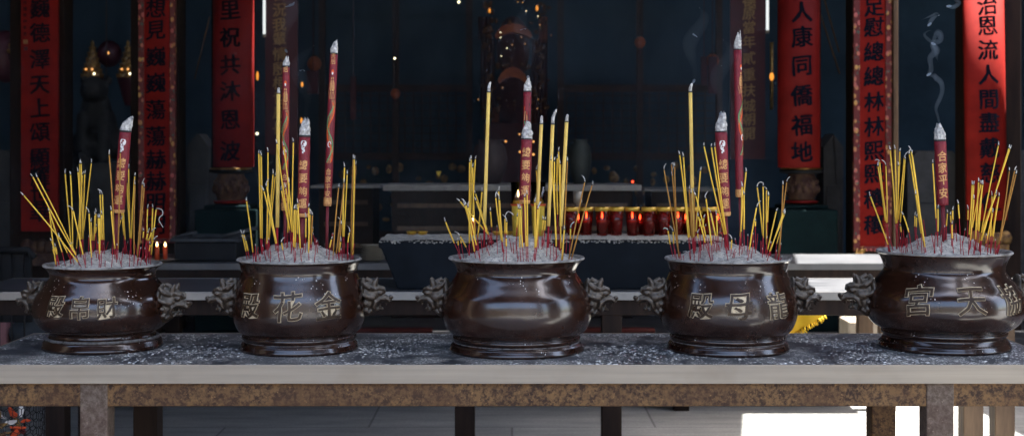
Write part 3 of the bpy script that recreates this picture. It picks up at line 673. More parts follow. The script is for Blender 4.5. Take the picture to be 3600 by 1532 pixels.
# big wrapped joss sticks
def joss(ui, top, bot, hw, tipy, tipdx, stem, shw, chars, label, style, Yoff=0.0, band=0, mark=False, side=0.0, Y=None):
    U=URNS[ui]; b=seat(U,*stem); Yb=(b.y if b is not None else U['Y']+.02)+Yoff
    if Y: Yb=Y
    A=P(*bot,Yb); B=P(*top,Yb); b=P(*stem,Yb); b.z=min(b.z,U['heap'](b.x,b.y)-.01)
    rr=hw*Yb/F; L=(B-A).length; d=(B-A).normalized(); ex=Vector((0,1,0)).cross(d)*1.0
    if ex.x<0: ex=-ex
    ey=Vector((0,1,0))
    def at(u,v,off=.0006):   # u across (m), v from bottom (m)
        a=u/rr+side; q=rr+off
        return A+d*v+ex*(math.sin(a)*q)-ey*(math.cos(a)*q)
    T=thing('joss_stick',label,'joss stick',b,'large red joss sticks in the censers')
    n=18; m=MB(); m.tube([A+d*L*i/n for i in range(n+1)],[rr*(1+.02*math.sin(i*1.7+ui)) for i in range(n+1)],24); obj('wrapper',m,M['jossred'],T)
    m=MB(); m.tube([b,A+d*.01],[shw*Yb/F]*2,10,flat=.55); obj('stem',m,M['jossstem'],T)
    if band:
        m=MB(); m.tube([A-d*.004,A+d*.003,A+d*band*.6,A+d*band],[rr*.93,rr*1.05,rr*1.05,rr*1.03],24,cap=False); obj('gold_band',m,M['jossgold'],T)
    # ash cap: irregular tapered lump
    hA=(top[1]-tipy)*Yb/F; m=MB(); nn=16; b0=len(m.v); lv=14
    for i in range(lv+1):
        f=i/lv
        for k in range(nn):
            t=2*math.pi*k/nn
            rad_=rr*(1.0-.12*f-.95*max(0,f-.40)**1.2)*(1+.20*mnoise.noise(Vector((5*math.cos(t),5*math.sin(t),f*9+ui*3)))*min(1,f*3)+.45*f*mnoise.noise(Vector((3*math.cos(t),3*math.sin(t),f*4+ui*5+top[0]))))
            top_j=hA*f*(1+.5*f*mnoise.noise(Vector((2*math.cos(t),2*math.sin(t),ui*3+top[0]*.1))))
            m.v.append(B+d*top_j+ex*(rad_*math.sin(t)+tipdx*Yb/F*f*f)-ey*rad_*math.cos(t))
    for i in range(lv):
        for k in range(nn):
            k2=(k+1)%nn; m.face([b0+i*nn+k,b0+i*nn+k2,b0+(i+1)*nn+k2,b0+(i+1)*nn+k])
    m.face([b0+lv*nn+k for k in range(nn)])
    m.tube([B-d*.0015,B+d*.004],rr*1.015,24,1)
    obj('ash_cap',m,[M['ashtip'],M['char_black']],T)
    vof=lambda py: (bot[1]-py)/(bot[1]-top[1])*L
    for (ch,py,hpx) in chars:
        vs,fs=glyph(ch,.018,.004,.15); hh=hpx*Yb/F; vc=vof(py)
        m=MB(); m.add([at(v.x*hh*.92,vc+v.y*hh,.0005+v.z*hh) for v in vs],fs); obj('gilt_character',m,M['jossgold'],T)
    def ribbon(uf,v0,v1,wd,n,off):
        mm=MB(); prev=None
        for i in range(n+1):
            v=v0+(v1-v0)*i/n; u=uf(v); p=at(u-wd/2,v,off); q=at(u+wd/2,v,off)
            mm.v+=[p,q]
            if i: k=len(mm.v); mm.face([k-4,k-3,k-1,k-2],0,False)
        return mm
    if mark:   # white swirl emblem
        vc=vof(mark); m=MB(); hh=15*Yb/F
        for seg in (0,1):
            for i in range(14):
                t0=i/14*4.6+seg*2.4; t1=(i+1)/14*4.6+seg*2.4; q0=hh*(.95-.55*seg); 
                w0=hh*.16*(1+.8*math.sin(i*1.1))
                pts=[]
                for (t,rx) in ((t0,q0-w0),(t0,q0+w0),(t1,q0+w0),(t1,q0-w0)):
                    pts.append(at(rx*math.cos(t)*.62,vc+rx*math.sin(t)*1.05-seg*hh*.3,.0007))
                m.quad(*pts)
        for (u,v,w_) in ((.1,-1.3,.22),(-.15,-1.7,.16),(.25,.1,.28)):
            m.quad(*[at((u+a*w_)*hh,vc+(v+c*w_*1.4)*hh,.0008) for a,c in ((-1,-1),(1,-1),(1,1),(-1,1))])
        obj('white_emblem',m,M['white'],T)
    if style=='dragon':
        fig=vof(top[1]+105*(bot[1]-top[1])/530)
        hh=40*Yb/F; m=MB()
        for sgn in (-1,1):
            m.quad(at(sgn*rr*.06,fig-hh*.6),at(sgn*rr*.42,fig-hh*.65),at(sgn*rr*.34,fig+hh*.35),at(sgn*rr*.10,fig+hh*.3))
            m.quad(at(sgn*rr*.50,fig-hh*.5),at(sgn*rr*.66,fig-hh*.55),at(sgn*rr*.55,fig+hh*.15),at(sgn*rr*.42,fig+hh*.2))
            m.quad(at(sgn*rr*.15,fig-hh*.85),at(sgn*rr*.4,fig-hh*.85),at(sgn*rr*.4,fig-hh*.75),at(sgn*rr*.15,fig-hh*.75))
            m.quad(at(sgn*rr*.12,fig+hh*.38),at(sgn*rr*.38,fig+hh*.42),at(sgn*rr*.25,fig+hh*.6),at(sgn*rr*.08,fig+hh*.55))
        obj('gilt_figure',m,M['jossgold'],T)
        m=MB(); c0=fig+hh*1.05
        ring=[at(rr*.36*math.cos(t),c0+hh*.22*math.sin(t),.0006) for t in [i*math.pi/5 for i in range(10)]]; m.add(ring,[list(range(10))]); obj('halo',m,M['orange'],T)
        m=MB(); ring=[at(rr*.2*math.cos(t),c0-hh*.14+hh*.13*math.sin(t),.0012) for t in [i*math.pi/4 for i in range(8)]]; m.add(ring,[list(range(8))]); obj('white_face',m,M['white'],T)
        v0=vof(bot[1]-.28*(bot[1]-top[1])); v1=vof(top[1]+.30*(bot[1]-top[1]))
        am=rr*.62; kk=2*math.pi/(L*.30)
        cen=lambda v: am*math.sin(kk*(v-v0))
        m=MB(); n=52     # scales
        for i in range(n):
            v=v0+(v1-v0)*i/n; dv=(v1-v0)/n
            for j in (-2,-1,0,1,2):
                u=cen(v)+j*rr*.19; e=rr*.085; oo=(.5 if i%2 else 0)*rr*.19
                m.quad(at(u+oo-e,v),at(u+oo,v-dv*.45),at(u+oo+e,v),at(u+oo,v+dv*.45))
        for j in range(5):   # whiskers and mane at the head
            u=(j-2)*rr*.3; m.quad(at(u,v1),at(u+rr*.12,v1),at(u*1.5+rr*.07,v1+.026+.006*(j%2)),at(u*1.5,v1+.025))
        obj('gilt_dragon',m,M['jossgold'],T)
        obj('orange_stripe',ribbon(lambda v:cen(v)+rr*.45*math.cos(kk*(v-v0)),v0,v1-.01,rr*.30,60,.0010),M['orange'],T)
        obj('green_stripe',ribbon(lambda v:cen(v)-rr*.55*math.cos(kk*(v-v0)),v0,v1-.02,rr*.20,60,.0011),M['green'],T)
        for py in (bot[1]-.40*(bot[1]-top[1]),):
            m=MB(); vc=vof(py); hh=8*Yb/F
            for i in range(10):
                t0=i/10*5; t1=(i+1)/10*5
                m.quad(at(hh*.4*math.cos(t0),vc+hh*math.sin(t0),.0016),at(hh*.75*math.cos(t0),vc+hh*1.4*math.sin(t0),.0016),at(hh*.75*math.cos(t1),vc+hh*1.4*math.sin(t1),.0016),at(hh*.4*math.cos(t1),vc+hh*math.sin(t1),.0016))
            obj('white_emblem',m,M['white'],T)
    if style=='slit':
        m=MB(); 
        m.quad(at(rr*.15,L*.55,.0008),at(rr*1.3,L*.52,.0008),at(rr*1.3,L*.86,.0008),at(rr*.45,L*.88,.0008)); obj('burnt_slit',m,M['char_black'],T)
        m=MB(); m.quad(at(-rr*.8,L*.70),at(rr*.05,L*.66),at(rr*.05,L*.74),at(-rr*.6,L*.80)); obj('gilt_dragon',m,M['jossgold'],T)
        m=MB(); m.quad(at(-rr*.9,L*.80),at(rr*.0,L*.75),at(rr*.0,L*.78),at(-rr*.7,L*.85)); obj('orange_stripe',m,M['orange'],T)
        m=MB(); m.quad(at(-rr*.8,L*.66),at(rr*.1,L*.61),at(rr*.1,L*.645),at(-rr*.7,L*.69)); obj('green_stripe',m,M['green'],T)
    return T
G='總要夠運'; H='合家平安'
def cr(crop,i,y): return 480+y/KC
joss(0,(441,463),(417,743),20.5,412,16,(398,890),10,[(c,y,36) for c,y in zip(G,(573,617,663,702))],'red joss stick leaning right with gold lettering in the leftmost censer','plain',band=.006,mark=505)
joss(1,(1006,236),(1001,735),13,205,3,(1003,862),6,[('后',246,20)]+[(c,y,24) for c,y in zip(H,(622,651,680,707))],'shorter dragon joss stick with smoking cap beside a thick yellow stick','dragon',band=.020,Y=4.36)
joss(1,(1071,480),(1065,757),20,425,6,(1058,868),9,[(c,y,36) for c,y in zip(G,(580,626,673,715))],'wide red joss stick with gold lettering at the centre of the second censer','plain',band=.006,mark=510)
joss(1,(1174,191),(1151,719),14,147,4,(1148,866),5.5,[('天',199,18),('后',218,20)]+[(c,y,24) for c,y in zip(H,(603,630,657,681))],'tallest dragon joss stick with neat grey cap, on the right of the second censer','dragon',band=.022,Y=4.37)
joss(2,(1854,324),(1850,650),14,278,4,(1850,850),5,[],'narrow dragon joss stick burnt open along one side behind another joss','slit',Y=4.40)
joss(2,(1852,491),(1844,710),19.5,432,2,(1843,850),8,[(c,y,36) for c,y in zip(G,(535,580,625,669))],'wide red joss stick with gold lettering in the middle censer','plain',band=.006)
joss(3,(2535,465),(2548,754),21,403,12,(2556,866),9,[(c,y,38) for c,y in zip(G,(578,625,673,716))],'wide red joss stick with gold lettering in the second censer from the right','plain',band=.008,mark=510)
joss(3,(2593,177),(2600,688),14,118,5,(2606,858),4.5,[],'tall dragon joss stick turned sideways in the second censer from the right','dragon',band=.020,side=.75,Y=4.39)
joss(4,(3305,495),(3314,721),20.5,440,-4,(3320,845),8,[(c,y,38) for c,y in zip(H,(548,590,632,678))],'red joss stick with gold lettering and ragged smoking cap in the rightmost censer','plain')

# ash flakes strewn on the front table
m=MB()
for i in range(15000):
    x=random.uniform(-1.56,1.57); y=4.0+.012+.66*random.random()**1.25
    if mnoise.noise(Vector((x*3.1,y*5,1)))+.25*mnoise.noise(Vector((x*9,y*12,4)))< random.uniform(-.30,.36): continue
    if any(math.hypot(x-U['X'],y-U['Y'])<U['b']*U['Y']/F+.001 for U in URNS): continue
    s=random.uniform(.0009,.0034)*(1.6 if random.random()<.12 else 1); a=random.uniform(0,6.28); b=len(m.v)
    for k in range(5):
        t=a+k*1.2566; q=s*random.uniform(.6,1.3); m.v.append(Vector((x+q*1.3*math.cos(t),y+q*math.sin(t),ZT+.0003)))
    m.v.append(Vector((x,y,ZT+s*random.uniform(.25,.6))))
    for k in range(5): m.face([b+k,b+(k+1)%5,b+5],0,False)
o=obj('ash_flakes',m,M['ashflake']); tag(o,'white ash flakes scattered over the top of the front table','ash',kind='stuff')

# ------------------------------------------------------------------ couplet boards
def board(label, xl, xr, ytop, ybot, Y, chars, hpx, mat, ink, cx=None, curve=0, thick=.03, border=None, tilt=0, group='lettered couplet boards', name='couplet_board', small=None, bothborder=True, off=.026, sq=1.0):
    c=P((xl+xr)/2,ybot,Y); wx=(xr-xl)*Y/F; zt=CZ-(ytop-HY)/F*Y
    T=thing(name,label,'couplet board',(c.x,Y,c.z),group)
    cx=cx or (xl+xr)/2
    def surf(x,z,o=0):
        u=(x-c.x)/(wx/2)
        y=Y+curve*(1-math.sqrt(max(0,1-min(1,abs(u)*.96)**2))) if curve else Y
        return Vector((x,y-o,z))
    m=MB(); n=14 if curve else 1
    inner=wx/2-(border[0]*Y/F if border else 0)
    xs=[c.x-wx/2+wx*i/n for i in range(n+1)] if curve else [c.x-inner,c.x+inner]
    b=len(m.v)
    zb=c.z
    for x in xs:
        f=surf(x,0); m.v+=[Vector((x,f.y,zb)),Vector((x,f.y,zt)),Vector((x,f.y+thick,zt)),Vector((x,f.y+thick,zb))]
    for i in range(len(xs)-1):
        for q in range(4): m.face([b+i*4+q,b+i*4+(q+1)%4,b+(i+1)*4+(q+1)%4,b+(i+1)*4+q],0,bool(curve) and q in(0,2))
    m.face([b,b+1,b+2,b+3],0,False); e=b+(len(xs)-1)*4; m.face([e+3,e+2,e+1,e],0,False)
    obj('panel',m,mat,T)
    if border:
        bw=border[0]*Y/F
        for s in (-1,1):
            m=MB(); x0=c.x+s*(wx/2) ; x1=c.x+s*(wx/2-bw); m.box(min(x0,x1),max(x0,x1),Y-.012,Y+thick,zb-.03,zt); obj('border_strip',m,M['border'],T,.004)
        m=MB(); m.box(c.x-wx/2+bw,c.x+wx/2-bw,Y-.010,Y+thick-.002,zb-.03,zb-.0005); obj('border_strip',m,M['border'],T,.004)
    for (ch,py) in chars:
        q=P(cx,py,Y); hh=1.14*hpx*Y/F
        vs,fs=glyph(ch,0,.001,.2)
        m=MB()
        for ci,(dx,dz) in enumerate(((0,0),(-.024,.010),(.024,-.010),(-.012,-.016),(.012,.016))):
            m.add([surf(q.x+(v.x+dx*(.6+.8*abs(math.sin(3*v.y+ord(ch)))))*hh*sq,q.z+(v.y+dz)*hh,.003+ci*.0004+v.z*hh) for v in vs],fs)
        obj('character',m,ink,T)
    if small:
        for (ch,px,py,h,mt) in small:
            q=P(px,py,Y); hh=h*Y/F
            if ch=='#':
                m=MB(); m.box(q.x-hh/2,q.x+hh/2,Y-.004,Y-.001,q.z-hh/2,q.z+hh/2); obj('seal_mark',m,mt,T)
            else:
                vs,fs=glyph(ch,.02,.002,.3); m=MB(); m.add([surf(q.x+v.x*hh,q.z+v.y*hh,.003+v.z*hh) for v in vs],fs); obj('small_character',m,mt,T)
    if tilt: T.rotation_euler=(0,R(tilt),0)
    return T
seq=lambda s,ys: list(zip(s,ys))
board('leftmost red couplet board with black brush characters and small side column',74,203,-190,813,9.2,seq('聖巍德澤天上頌顯耀世華',(-60,30,116,208,299,379,465,555,620,680,745)),64,M['red'],M['ink'],cx=141,
      small=[(c,88,y,15,M['ink']) for c,y in zip('光緒年仲冬吉',(10,32,54,76,98,120))]+[('#',90,148,15,M['goldink']),('#',91,172,13,M['reddk'])])
board('narrow red couplet board with carved flower borders, second from the left',487,617,-190,838,9.2,seq('想見巍巍蕩蕩赫赫明明',(30,107,200,292,385,478,560,636,712,790)),64,M['red'],M['ink'],cx=548,border=(20,))
board('rounded red couplet board hung on the left hall pillar',740,885,-190,588,9.3,seq('里祝共沐恩波',(35,132,228,320,422,530)),66,M['redp'],M['ink'],cx=808,curve=.10,thick=.012)
board('maroon board with gilt characters behind the left hall pillar',932,1046,-190,545,10.3,seq('宮況我輩情殷桓世風長',(-20,36,88,137,190,242,293,345,397,450)),44,M['reddk'],M['goldink'],cx=983)
board('maroon board with faded gilt characters near the right hall pillar',2568,2690,-190,560,10.3,seq('德原當年貳重扶城朝開',(5,50,97,148,205,262,318,372,420,470)),42,M['reddk'],M['goldink'],cx=2633)
board('rounded red couplet board hung on the right hall pillar',2742,2892,-190,590,9.3,seq('安人康同僑福地',(-60,42,130,232,336,440,533)),68,M['redp'],M['ink'],cx=2820,curve=.10,thick=.012)
board('bright red couplet board with carved floral border and gilt feet',3000,3134,-190,866,9.2,seq('足慰總總林林熙熙穰穰',(26,96,182,268,358,445,530,610,697,788)),64,M['red'],M['ink'],cx=3072,border=(22,))
board('rightmost red couplet board leaning slightly beside the last censer',3408,3550,-190,775,9.2,seq('治恩流人間盡戴慈仁',(18,92,176,262,350,430,521,607,712)),66,M['red'],M['ink'],cx=3484,tilt=-1.0,curve=.05)
# gilt scroll feet of the framed board
m=MB()
for s in (-1,1):
    a=P(3067+s*55,872,9.2); pts=[(a.x-s*.055,9.2,a.z-.005),(a.x-s*.02,9.19,a.z-.045),(a.x+s*.005,9.19,a.z-.02),(a.x+s*.01,9.19,a.z-.06)]
    m.tube(pts,[.012,.014,.014,.008],8)
    m.ell((a.x-s*.03,9.185,a.z-.02),(.022,.012,.018))
single('scroll_bracket',m,M['gold'],'pale gilt scroll feet under the framed red board','bracket')
m=MB(); a=P(3138,880,9.2); m.box(a.x-.004,a.x+.026,9.16,9.30,.27,3.98); single('timber_post',m,M['postwood'],'slim brown timber post beside the framed red board','post',bevel=.004)

# hall pillars with carved bases
for (px,lab,pl) in ((812,'round dark pillar behind the left rounded red board','l'),(2817,'round dark pillar behind the right rounded red board','r')):
    Yp=9.50; c=P(px,HY,Yp); X=c.x
    T=thing('hall_pillar',lab,'pillar',(X,Yp,.26),'round hall pillars')
    zb=CZ-(592-HY)/F*9.3; k=9.3/F
    m=MB(); m.lathe([(.128,zb),(.128,3.99)],(X,Yp,0),40); obj('shaft',m,M['teal'],T)
    m=MB(); z=lambda py: CZ-(py-HY)*k
    m.lathe([(.130,z(597)),(.145,z(599)),(.145,z(606)),(.10,z(612))],(X,Yp,0),40); obj('collar',m,M['blackiron'],T)
    m=MB(); m.lathe([(.130,z(591)),(.138,z(592)),(.138,z(596)),(.130,z(597))],(X,Yp,0),40); obj('gilt_ring',m,M['gold'],T)
    m=MB(); m.lathe([(.088,z(613)),(.09,z(620)),(.105,z(635)),(.112,z(655)),(.108,z(680)),(.092,z(698)),(.088,z(706))],(X,Yp,0),40)
    for q in range(16):
        t=q*.3927; m.ell((X+.108*math.cos(t),Yp+.108*math.sin(t),z(666)),(.018,.018,.030),8,6)
        m.ell((X+.104*math.cos(t+.2),Yp+.104*math.sin(t+.2),z(642)),(.013,.013,.016),8,6)
    obj('carved_drum',m,M['orn'],T)
    m=MB(); m.lathe([(.09,z(707)),(.115,z(709)),(.115,z(716)),(.10,z(718))],(X,Yp,0),40); obj('red_ring',m,M['redp'],T)
    m=MB(); m.box(X-.20,X+.20,Yp-.20,Yp+.20,.26,z(738)); m.box(X-.15,X+.15,Yp-.15,Yp+.15,z(738)+.001,z(722)); obj('plinth',m,M['teal'],T,.01)
# flat posts behind the outer boards
for (px,w_) in ((140,190),(552,170),(3065,150),(3480,200)):
    c=P(px,HY,9.42); hw=w_*9.4/F/2
    m=MB(); m.box(c.x-hw,c.x+hw,9.36,9.56,.26,3.98); single('timber_wall_panel',m,M['darkwood'],
      {140:'dark timber panel behind the leftmost red couplet board',552:'dark timber panel behind the second red couplet board',3065:'dark timber panel behind the bright framed couplet board',3480:'dark timber panel behind the rightmost couplet board'}[px],'wall panel',group='timber panels behind the boards',bevel=.006)
# painted brackets under the outer boards
for (px,py,lab) in ((140,868,'painted carved bracket under the leftmost red board'),(3490,838,'painted carved bracket under the rightmost red board')):
    m=MB()
    for q in range(5): c=P(px+(q-2)*26,py+ (6 if q%2 else 0),9.2); m.ell((c.x,9.24,c.z),(.042,.05,.05),10,8)
    c=P(px,py+32,9.2); m.box(c.x-.10,c.x+.10,9.18,9.34,c.z-.06,c.z+.02)
    single('carved_bracket',m,M['dullgold' if px>3000 else 'orn'],lab,'bracket')
# low grey stone walls between the posts
def dado(x0,x1,ytop,Y,lab):
    a=P(x0,ytop,Y); b=P(x1,ytop,Y); T=thing('stone_dado',lab,'low wall',((a.x+b.x)/2,Y,.26),'low grey stone walls in the hall')
    m=MB(); m.prism([(a.x,.26),(b.x,.26),(b.x,a.z-.09),(b.x-.07,a.z),(a.x+.07,a.z),(a.x,a.z-.09)],'y',Y,Y+.25); obj('slab',m,M['stoned'],T,.006)
    m=MB(); w_=b.x-a.x; m.box(a.x+.12*w_,b.x-.12*w_,Y-.012,Y-.0005,.42,a.z-.36); obj('raised_panel',m,M['stoned'],T,.006)
dado(-60,90,528,9.8,'grey stone low wall left of the leftmost couplet board')
dado(236,300,528,9.8,'narrow grey stone block between the two left couplet boards')
dado(470,500,528,9.85,'thin grey stone edge beside the second couplet board')
dado(655,735,470,9.9,'grey stone low wall left of the left hall pillar')
dado(2896,2965,470,9.9,'grey stone low wall right of the right hall pillar')
dado(3190,3385,530,9.8,'grey stone low wall behind the smoking joss stick')
dado(3545,3700,530,9.8,'grey stone low wall beyond the rightmost couplet board')

# ------------------------------------------------------------------ inside the hall
def lampball(px,py,Y,hw,mat,lab,group=None,zs=1.0):
    c=P(px,py,Y); m=MB(); q=.72*hw*Y/F; m.ell(c,(q,q,q*zs),12,8)
    o=single('small_lamp',m,mat,lab,'lamp',group); return o
fairy=[(1613,8,6,'bokehw'),(1388,206,5,'bokehw'),(904,470,6,'bokehw'),(1778,497,5,'bokeh'),(1826,472,4,'bokeh'),(1828,534,5,'bokeh'),(1875,498,5,'bokeh'),(1875,543,6,'bokeh')]
sp=['pale lamp glowing at the top edge left of the shrine','dim pale lamp in the dark hall left of the shrine','pale lamp beside the foot of the left maroon board']
for i,(x,y,h,mt) in enumerate(fairy):
    lampball(x,y,11.2,h*1.0,M[mt],sp[i] if i<3 else 'small warm lamp behind the middle censer joss sticks',None if i<3 else 'warm lamps behind the middle censer')
lampball(2224,639,10.6,5,M['bokehr'],'single red lamp above the row of red candle cups')
lampball(381,187,11.5,4,M['bokeh'],'small amber lamp between the two gilt votive towers',zs=1.6)
for (x,y) in ((1838,10),(1820,8),(1760,115),(1850,40),(1891,58),(1898,88),(1760,133),(1833,131),(1846,155),(1782,170),(1801,159),(1762,198),(1765,309),(1682,350),(1892,350),(1889,382),(1938,125)):
    lampball(x,y,12.6,2.0,M['bokeh' if random.random()<.75 else 'bokehw'],'tiny warm light sparkling on the distant central shrine','tiny lights on the shrine')
for (x,y,h) in ((1888,30,6),(1721,38,5)): 
    lampball(x,y,12.5,h,M['amber'],'tall amber shrine lamp '+('right' if x>1800 else 'left')+' of the orange canopy',None,zs=2.3)
# central shrine
Tsh=thing('altar_shrine','dim central shrine with orange arched canopies at the back of the hall','shrine',(P(1803,600,13).x,13.2,.26))
def arch(px0,px1,pytop,pybot,Y,sag):
    a=P(px0,pybot,Y); b=P(px1,pybot,Y); t=P((px0+px1)/2,pytop,Y); pts=[]
    for i in range(13):
        u=i/12; pts.append((a.x+(b.x-a.x)*u, a.z+(t.z-a.z)*math.sin(math.pi*u)**.6))
    for i in range(12,-1,-1):
        u=i/12; pts.append((a.x+(b.x-a.x)*(.06+.88*u), a.z-sag+(t.z-a.z)*.45*math.sin(math.pi*u)**.8))
    return MB().prism(pts,'y',Y,Y+.12)
obj('canopy',arch(1738,1872,82,128,12.8,.02),M['cloth'],Tsh); obj('canopy',arch(1750,1855,236,285,12.7,.02),M['cloth'],Tsh)
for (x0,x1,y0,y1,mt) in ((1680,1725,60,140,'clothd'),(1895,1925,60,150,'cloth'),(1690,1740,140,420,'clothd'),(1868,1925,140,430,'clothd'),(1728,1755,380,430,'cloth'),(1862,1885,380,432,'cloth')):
    a=P(x0,y0,13); b=P(x1,y1,13); m=MB(); n=10
    pts=[(a.x+(b.x-a.x)*i/n, 13+.03*math.sin(i*2.2)) for i in range(n+1)]; pts+=[(x,y+.02) for x,y in reversed(pts)]
    m.prism(pts,'z',b.z,a.z); obj('drape',m,M[mt],Tsh)
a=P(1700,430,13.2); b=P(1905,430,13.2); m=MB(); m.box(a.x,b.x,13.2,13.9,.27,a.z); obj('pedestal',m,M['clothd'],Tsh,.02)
m=MB(); m.ell((P(1803,170,13.3).x,13.3,P(1803,170,13.3).z),(.16,.12,.3)); m.ell((P(1803,120,13.3).x,13.3,P(1803,95,13.3).z),(.08,.08,.1)); m.ell((P(1803,340,13.3).x,13.3,P(1803,345,13.3).z),(.2,.14,.26)); obj('deity_figure',m,M['clothd'],Tsh)
m=MB()
for i in range(150):
    px=random.choice((random.gauss(1715,14),random.gauss(1900,14),random.uniform(1700,1910))); py=random.uniform(10,420) if abs(px-1807)>70 else random.choice((random.gauss(68,12),random.gauss(225,10),random.gauss(380,18)))
    c=P(px,py,12.75); q=random.uniform(.008,.024); m.ell(c,(q,q*.6,q*random.uniform(.6,1.6)),7,5)
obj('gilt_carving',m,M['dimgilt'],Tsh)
def screen(x0,x1,y0,Yv,lab):
    a=P(x0,y0,Yv); b=P(x1,y0,Yv); T=thing('carved_screen',lab,'screen',((a.x+b.x)/2,Yv,.26),'carved screens along the back of the hall')
    m=MB(); 
    for x in (a.x,(a.x+b.x)/2-.03,b.x-.06): m.box(x,x+.06,Yv,Yv+.06,.262,a.z)
    for z in (.6,1.35,2.0,a.z-.08): m.box(a.x+.061,b.x-.061,Yv+.01,Yv+.05,z,z+.07)
    obj('frame',m,M['screenwood'],T)
    m=MB(); n=16
    for i in range(n):
        x=a.x+.08+(b.x-a.x-.16)*i/n
        m.box(x,x+.012,Yv+.02,Yv+.035,1.42,2.0)
        if i%2: m.box(a.x+.08,b.x-.08,Yv+.036,Yv+.045,1.42+.036*i,1.43+.036*i)
    obj('lattice',m,M['screenwood'],T)
    m=MB()
    for i in range(40):
        m.ell((random.uniform(a.x+.1,b.x-.1),Yv+.02,random.uniform(.7,1.3)),(random.uniform(.02,.05),.02,random.uniform(.02,.05)),8,6)
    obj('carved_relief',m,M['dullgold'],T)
screen(1120,1660,-40,13.6,'dark carved lattice screen left of the central shrine'); screen(1960,2540,-40,13.6,'dark carved lattice screen right of the central shrine')
for (x,y,q,lab) in ((1105,225,26,'dim orange glow lantern left of the tallest dragon joss stick'),(2505,215,24,'dim red lantern hanging left of the right maroon board'),(2250,150,20,'dim lantern hanging in the hall above the red lamp'),(1390,330,18,'small dim lantern hanging far left of the shrine')):
    c=P(x,y,12.2); r_=q*12.2/F; T=thing('hanging_lantern',lab,'lantern',c,'dim lanterns hanging in the hall')
    m=MB(); m.lathe([(r_*.35,-r_),(r_*.8,-r_*.6),(r_,0),(r_*.8,r_*.6),(r_*.35,r_)],c,20); obj('shade',m,M['cloth'],T)
    m=MB(); m.lathe([(.001,r_*1.0),(r_*.4,r_*1.0),(r_*.4,r_*1.2),(.004,r_*1.25),(.004,3.9-c.z)],c,10); obj('cap',m,M['blackiron'],T)
    m=MB(); m.lathe([(r_*.4,-r_*1.0),(r_*.35,-r_*1.15),(r_*.12,-r_*1.2),(r_*.14,-r_*2.0),(.001,-r_*2.0)],c,10); obj('tassel',m,M['reddk'],T)
# gilt votive towers
def tower(px,pt,pb,Y,hw,lab):
    c=P(px,pb,Y); h=(pb-pt)*Y/F; w_=hw*Y/F
    T=thing('votive_tower',lab,'votive lamp tower',(c.x,Y,c.z),'gilt votive towers')
    m=MB(); pr=[]
    for i in range(7):
        f=i/7; r0=w_*(1-f)**1.15+.006; pr+=[(r0,h*f),(r0*1.02,h*(f+.05)),(r0*.8,h*(f+.11))]
    pr.append((.002,h)); m.lathe(pr,c,20)
    for i in range(6):
        f=i/7
        for k in range(9): t=k*.698+i; r0=w_*(1-f)**1.15; m.ell((c.x+r0*math.cos(t),Y+r0*math.sin(t),c.z+h*(f+.08)),.012,6,5)
    obj('tiered_body',m,M['pagoda'],T)
    m=MB(); m.lathe([(w_*.3,-.22),(w_*.95,-.03),(w_*1.05,0)],c,20); obj('red_base',m,M['reddk'],T)
    for (dx,f,mt) in ((-.35,.22,'bokeh'),(.25,.22,'bokeh'),(.45,.1,'bokehw')):
        m=MB(); m.ell((c.x+dx*w_,Y-w_*.95,c.z+h*f),.009,8,6); obj('bulb',m,M[mt],T)
tower(325,142,275,11.4,36,'left of two gilt votive towers between the left couplet boards')
tower(450,142,275,11.4,36,'right of two gilt votive towers, against the second couplet board')
tower(62,55,190,11.4,32,'gilt votive tower half hidden by the leftmost couplet board')
m=MB(); c=P(385,190,11.9); m.ell(c,(.10,.10,.11)); single('round_lantern',m,M['reddk'],'dark red round lantern behind the gilt votive towers','lantern')
m=MB(); c=P(20,200,11.9); m.ell(c,(.13,.13,.22)); single('round_lantern',m,M['reddk'],'dark red lantern left of the leftmost couplet board','lantern')
# seated stone lion between the left boards
def stone_lion():
    m=MB(); E=lambda c,r: m.ell(c,r,14,10)
    E((0,0,.10),(.16,.17,.10)); E((0,.05,.24),(.12,.14,.18)); E((0,-.05,.36),(.11,.10,.14)); E((0,-.09,.50),(.10,.10,.10)); E((0,-.17,.47),(.055,.06,.045))
    for s in (-1,1):
        m.tube([(s*.07,-.10,.34),(s*.08,-.13,.16),(s*.08,-.14,.0)],[.05,.042,.045],10); E((s*.13,.06,.12),(.07,.11,.11)); E((s*.085,-.04,.57),(.03,.025,.035)); E((s*.045,-.16,.53),(.02,.02,.02))
    return union_mesh(m,.012,2)
LM=stone_lion(); LM.materials.clear(); LM.materials.append(M['lionstone'])
o=bpy.data.objects.new('stone_lion',LM); COL.objects.link(o); c=P(345,528,10.1); o.location=(c.x,10.1,c.z-.08); tag(o,'small grey stone guardian lion seated between the left couplet boards','statue')
m=MB(); m.box(c.x-.3,c.x+.3,9.9,10.3,.27,c.z-.085); single('stone_pedestal',m,M['stoned'],'dark stone pedestal under the guardian lion','pedestal',bevel=.01)
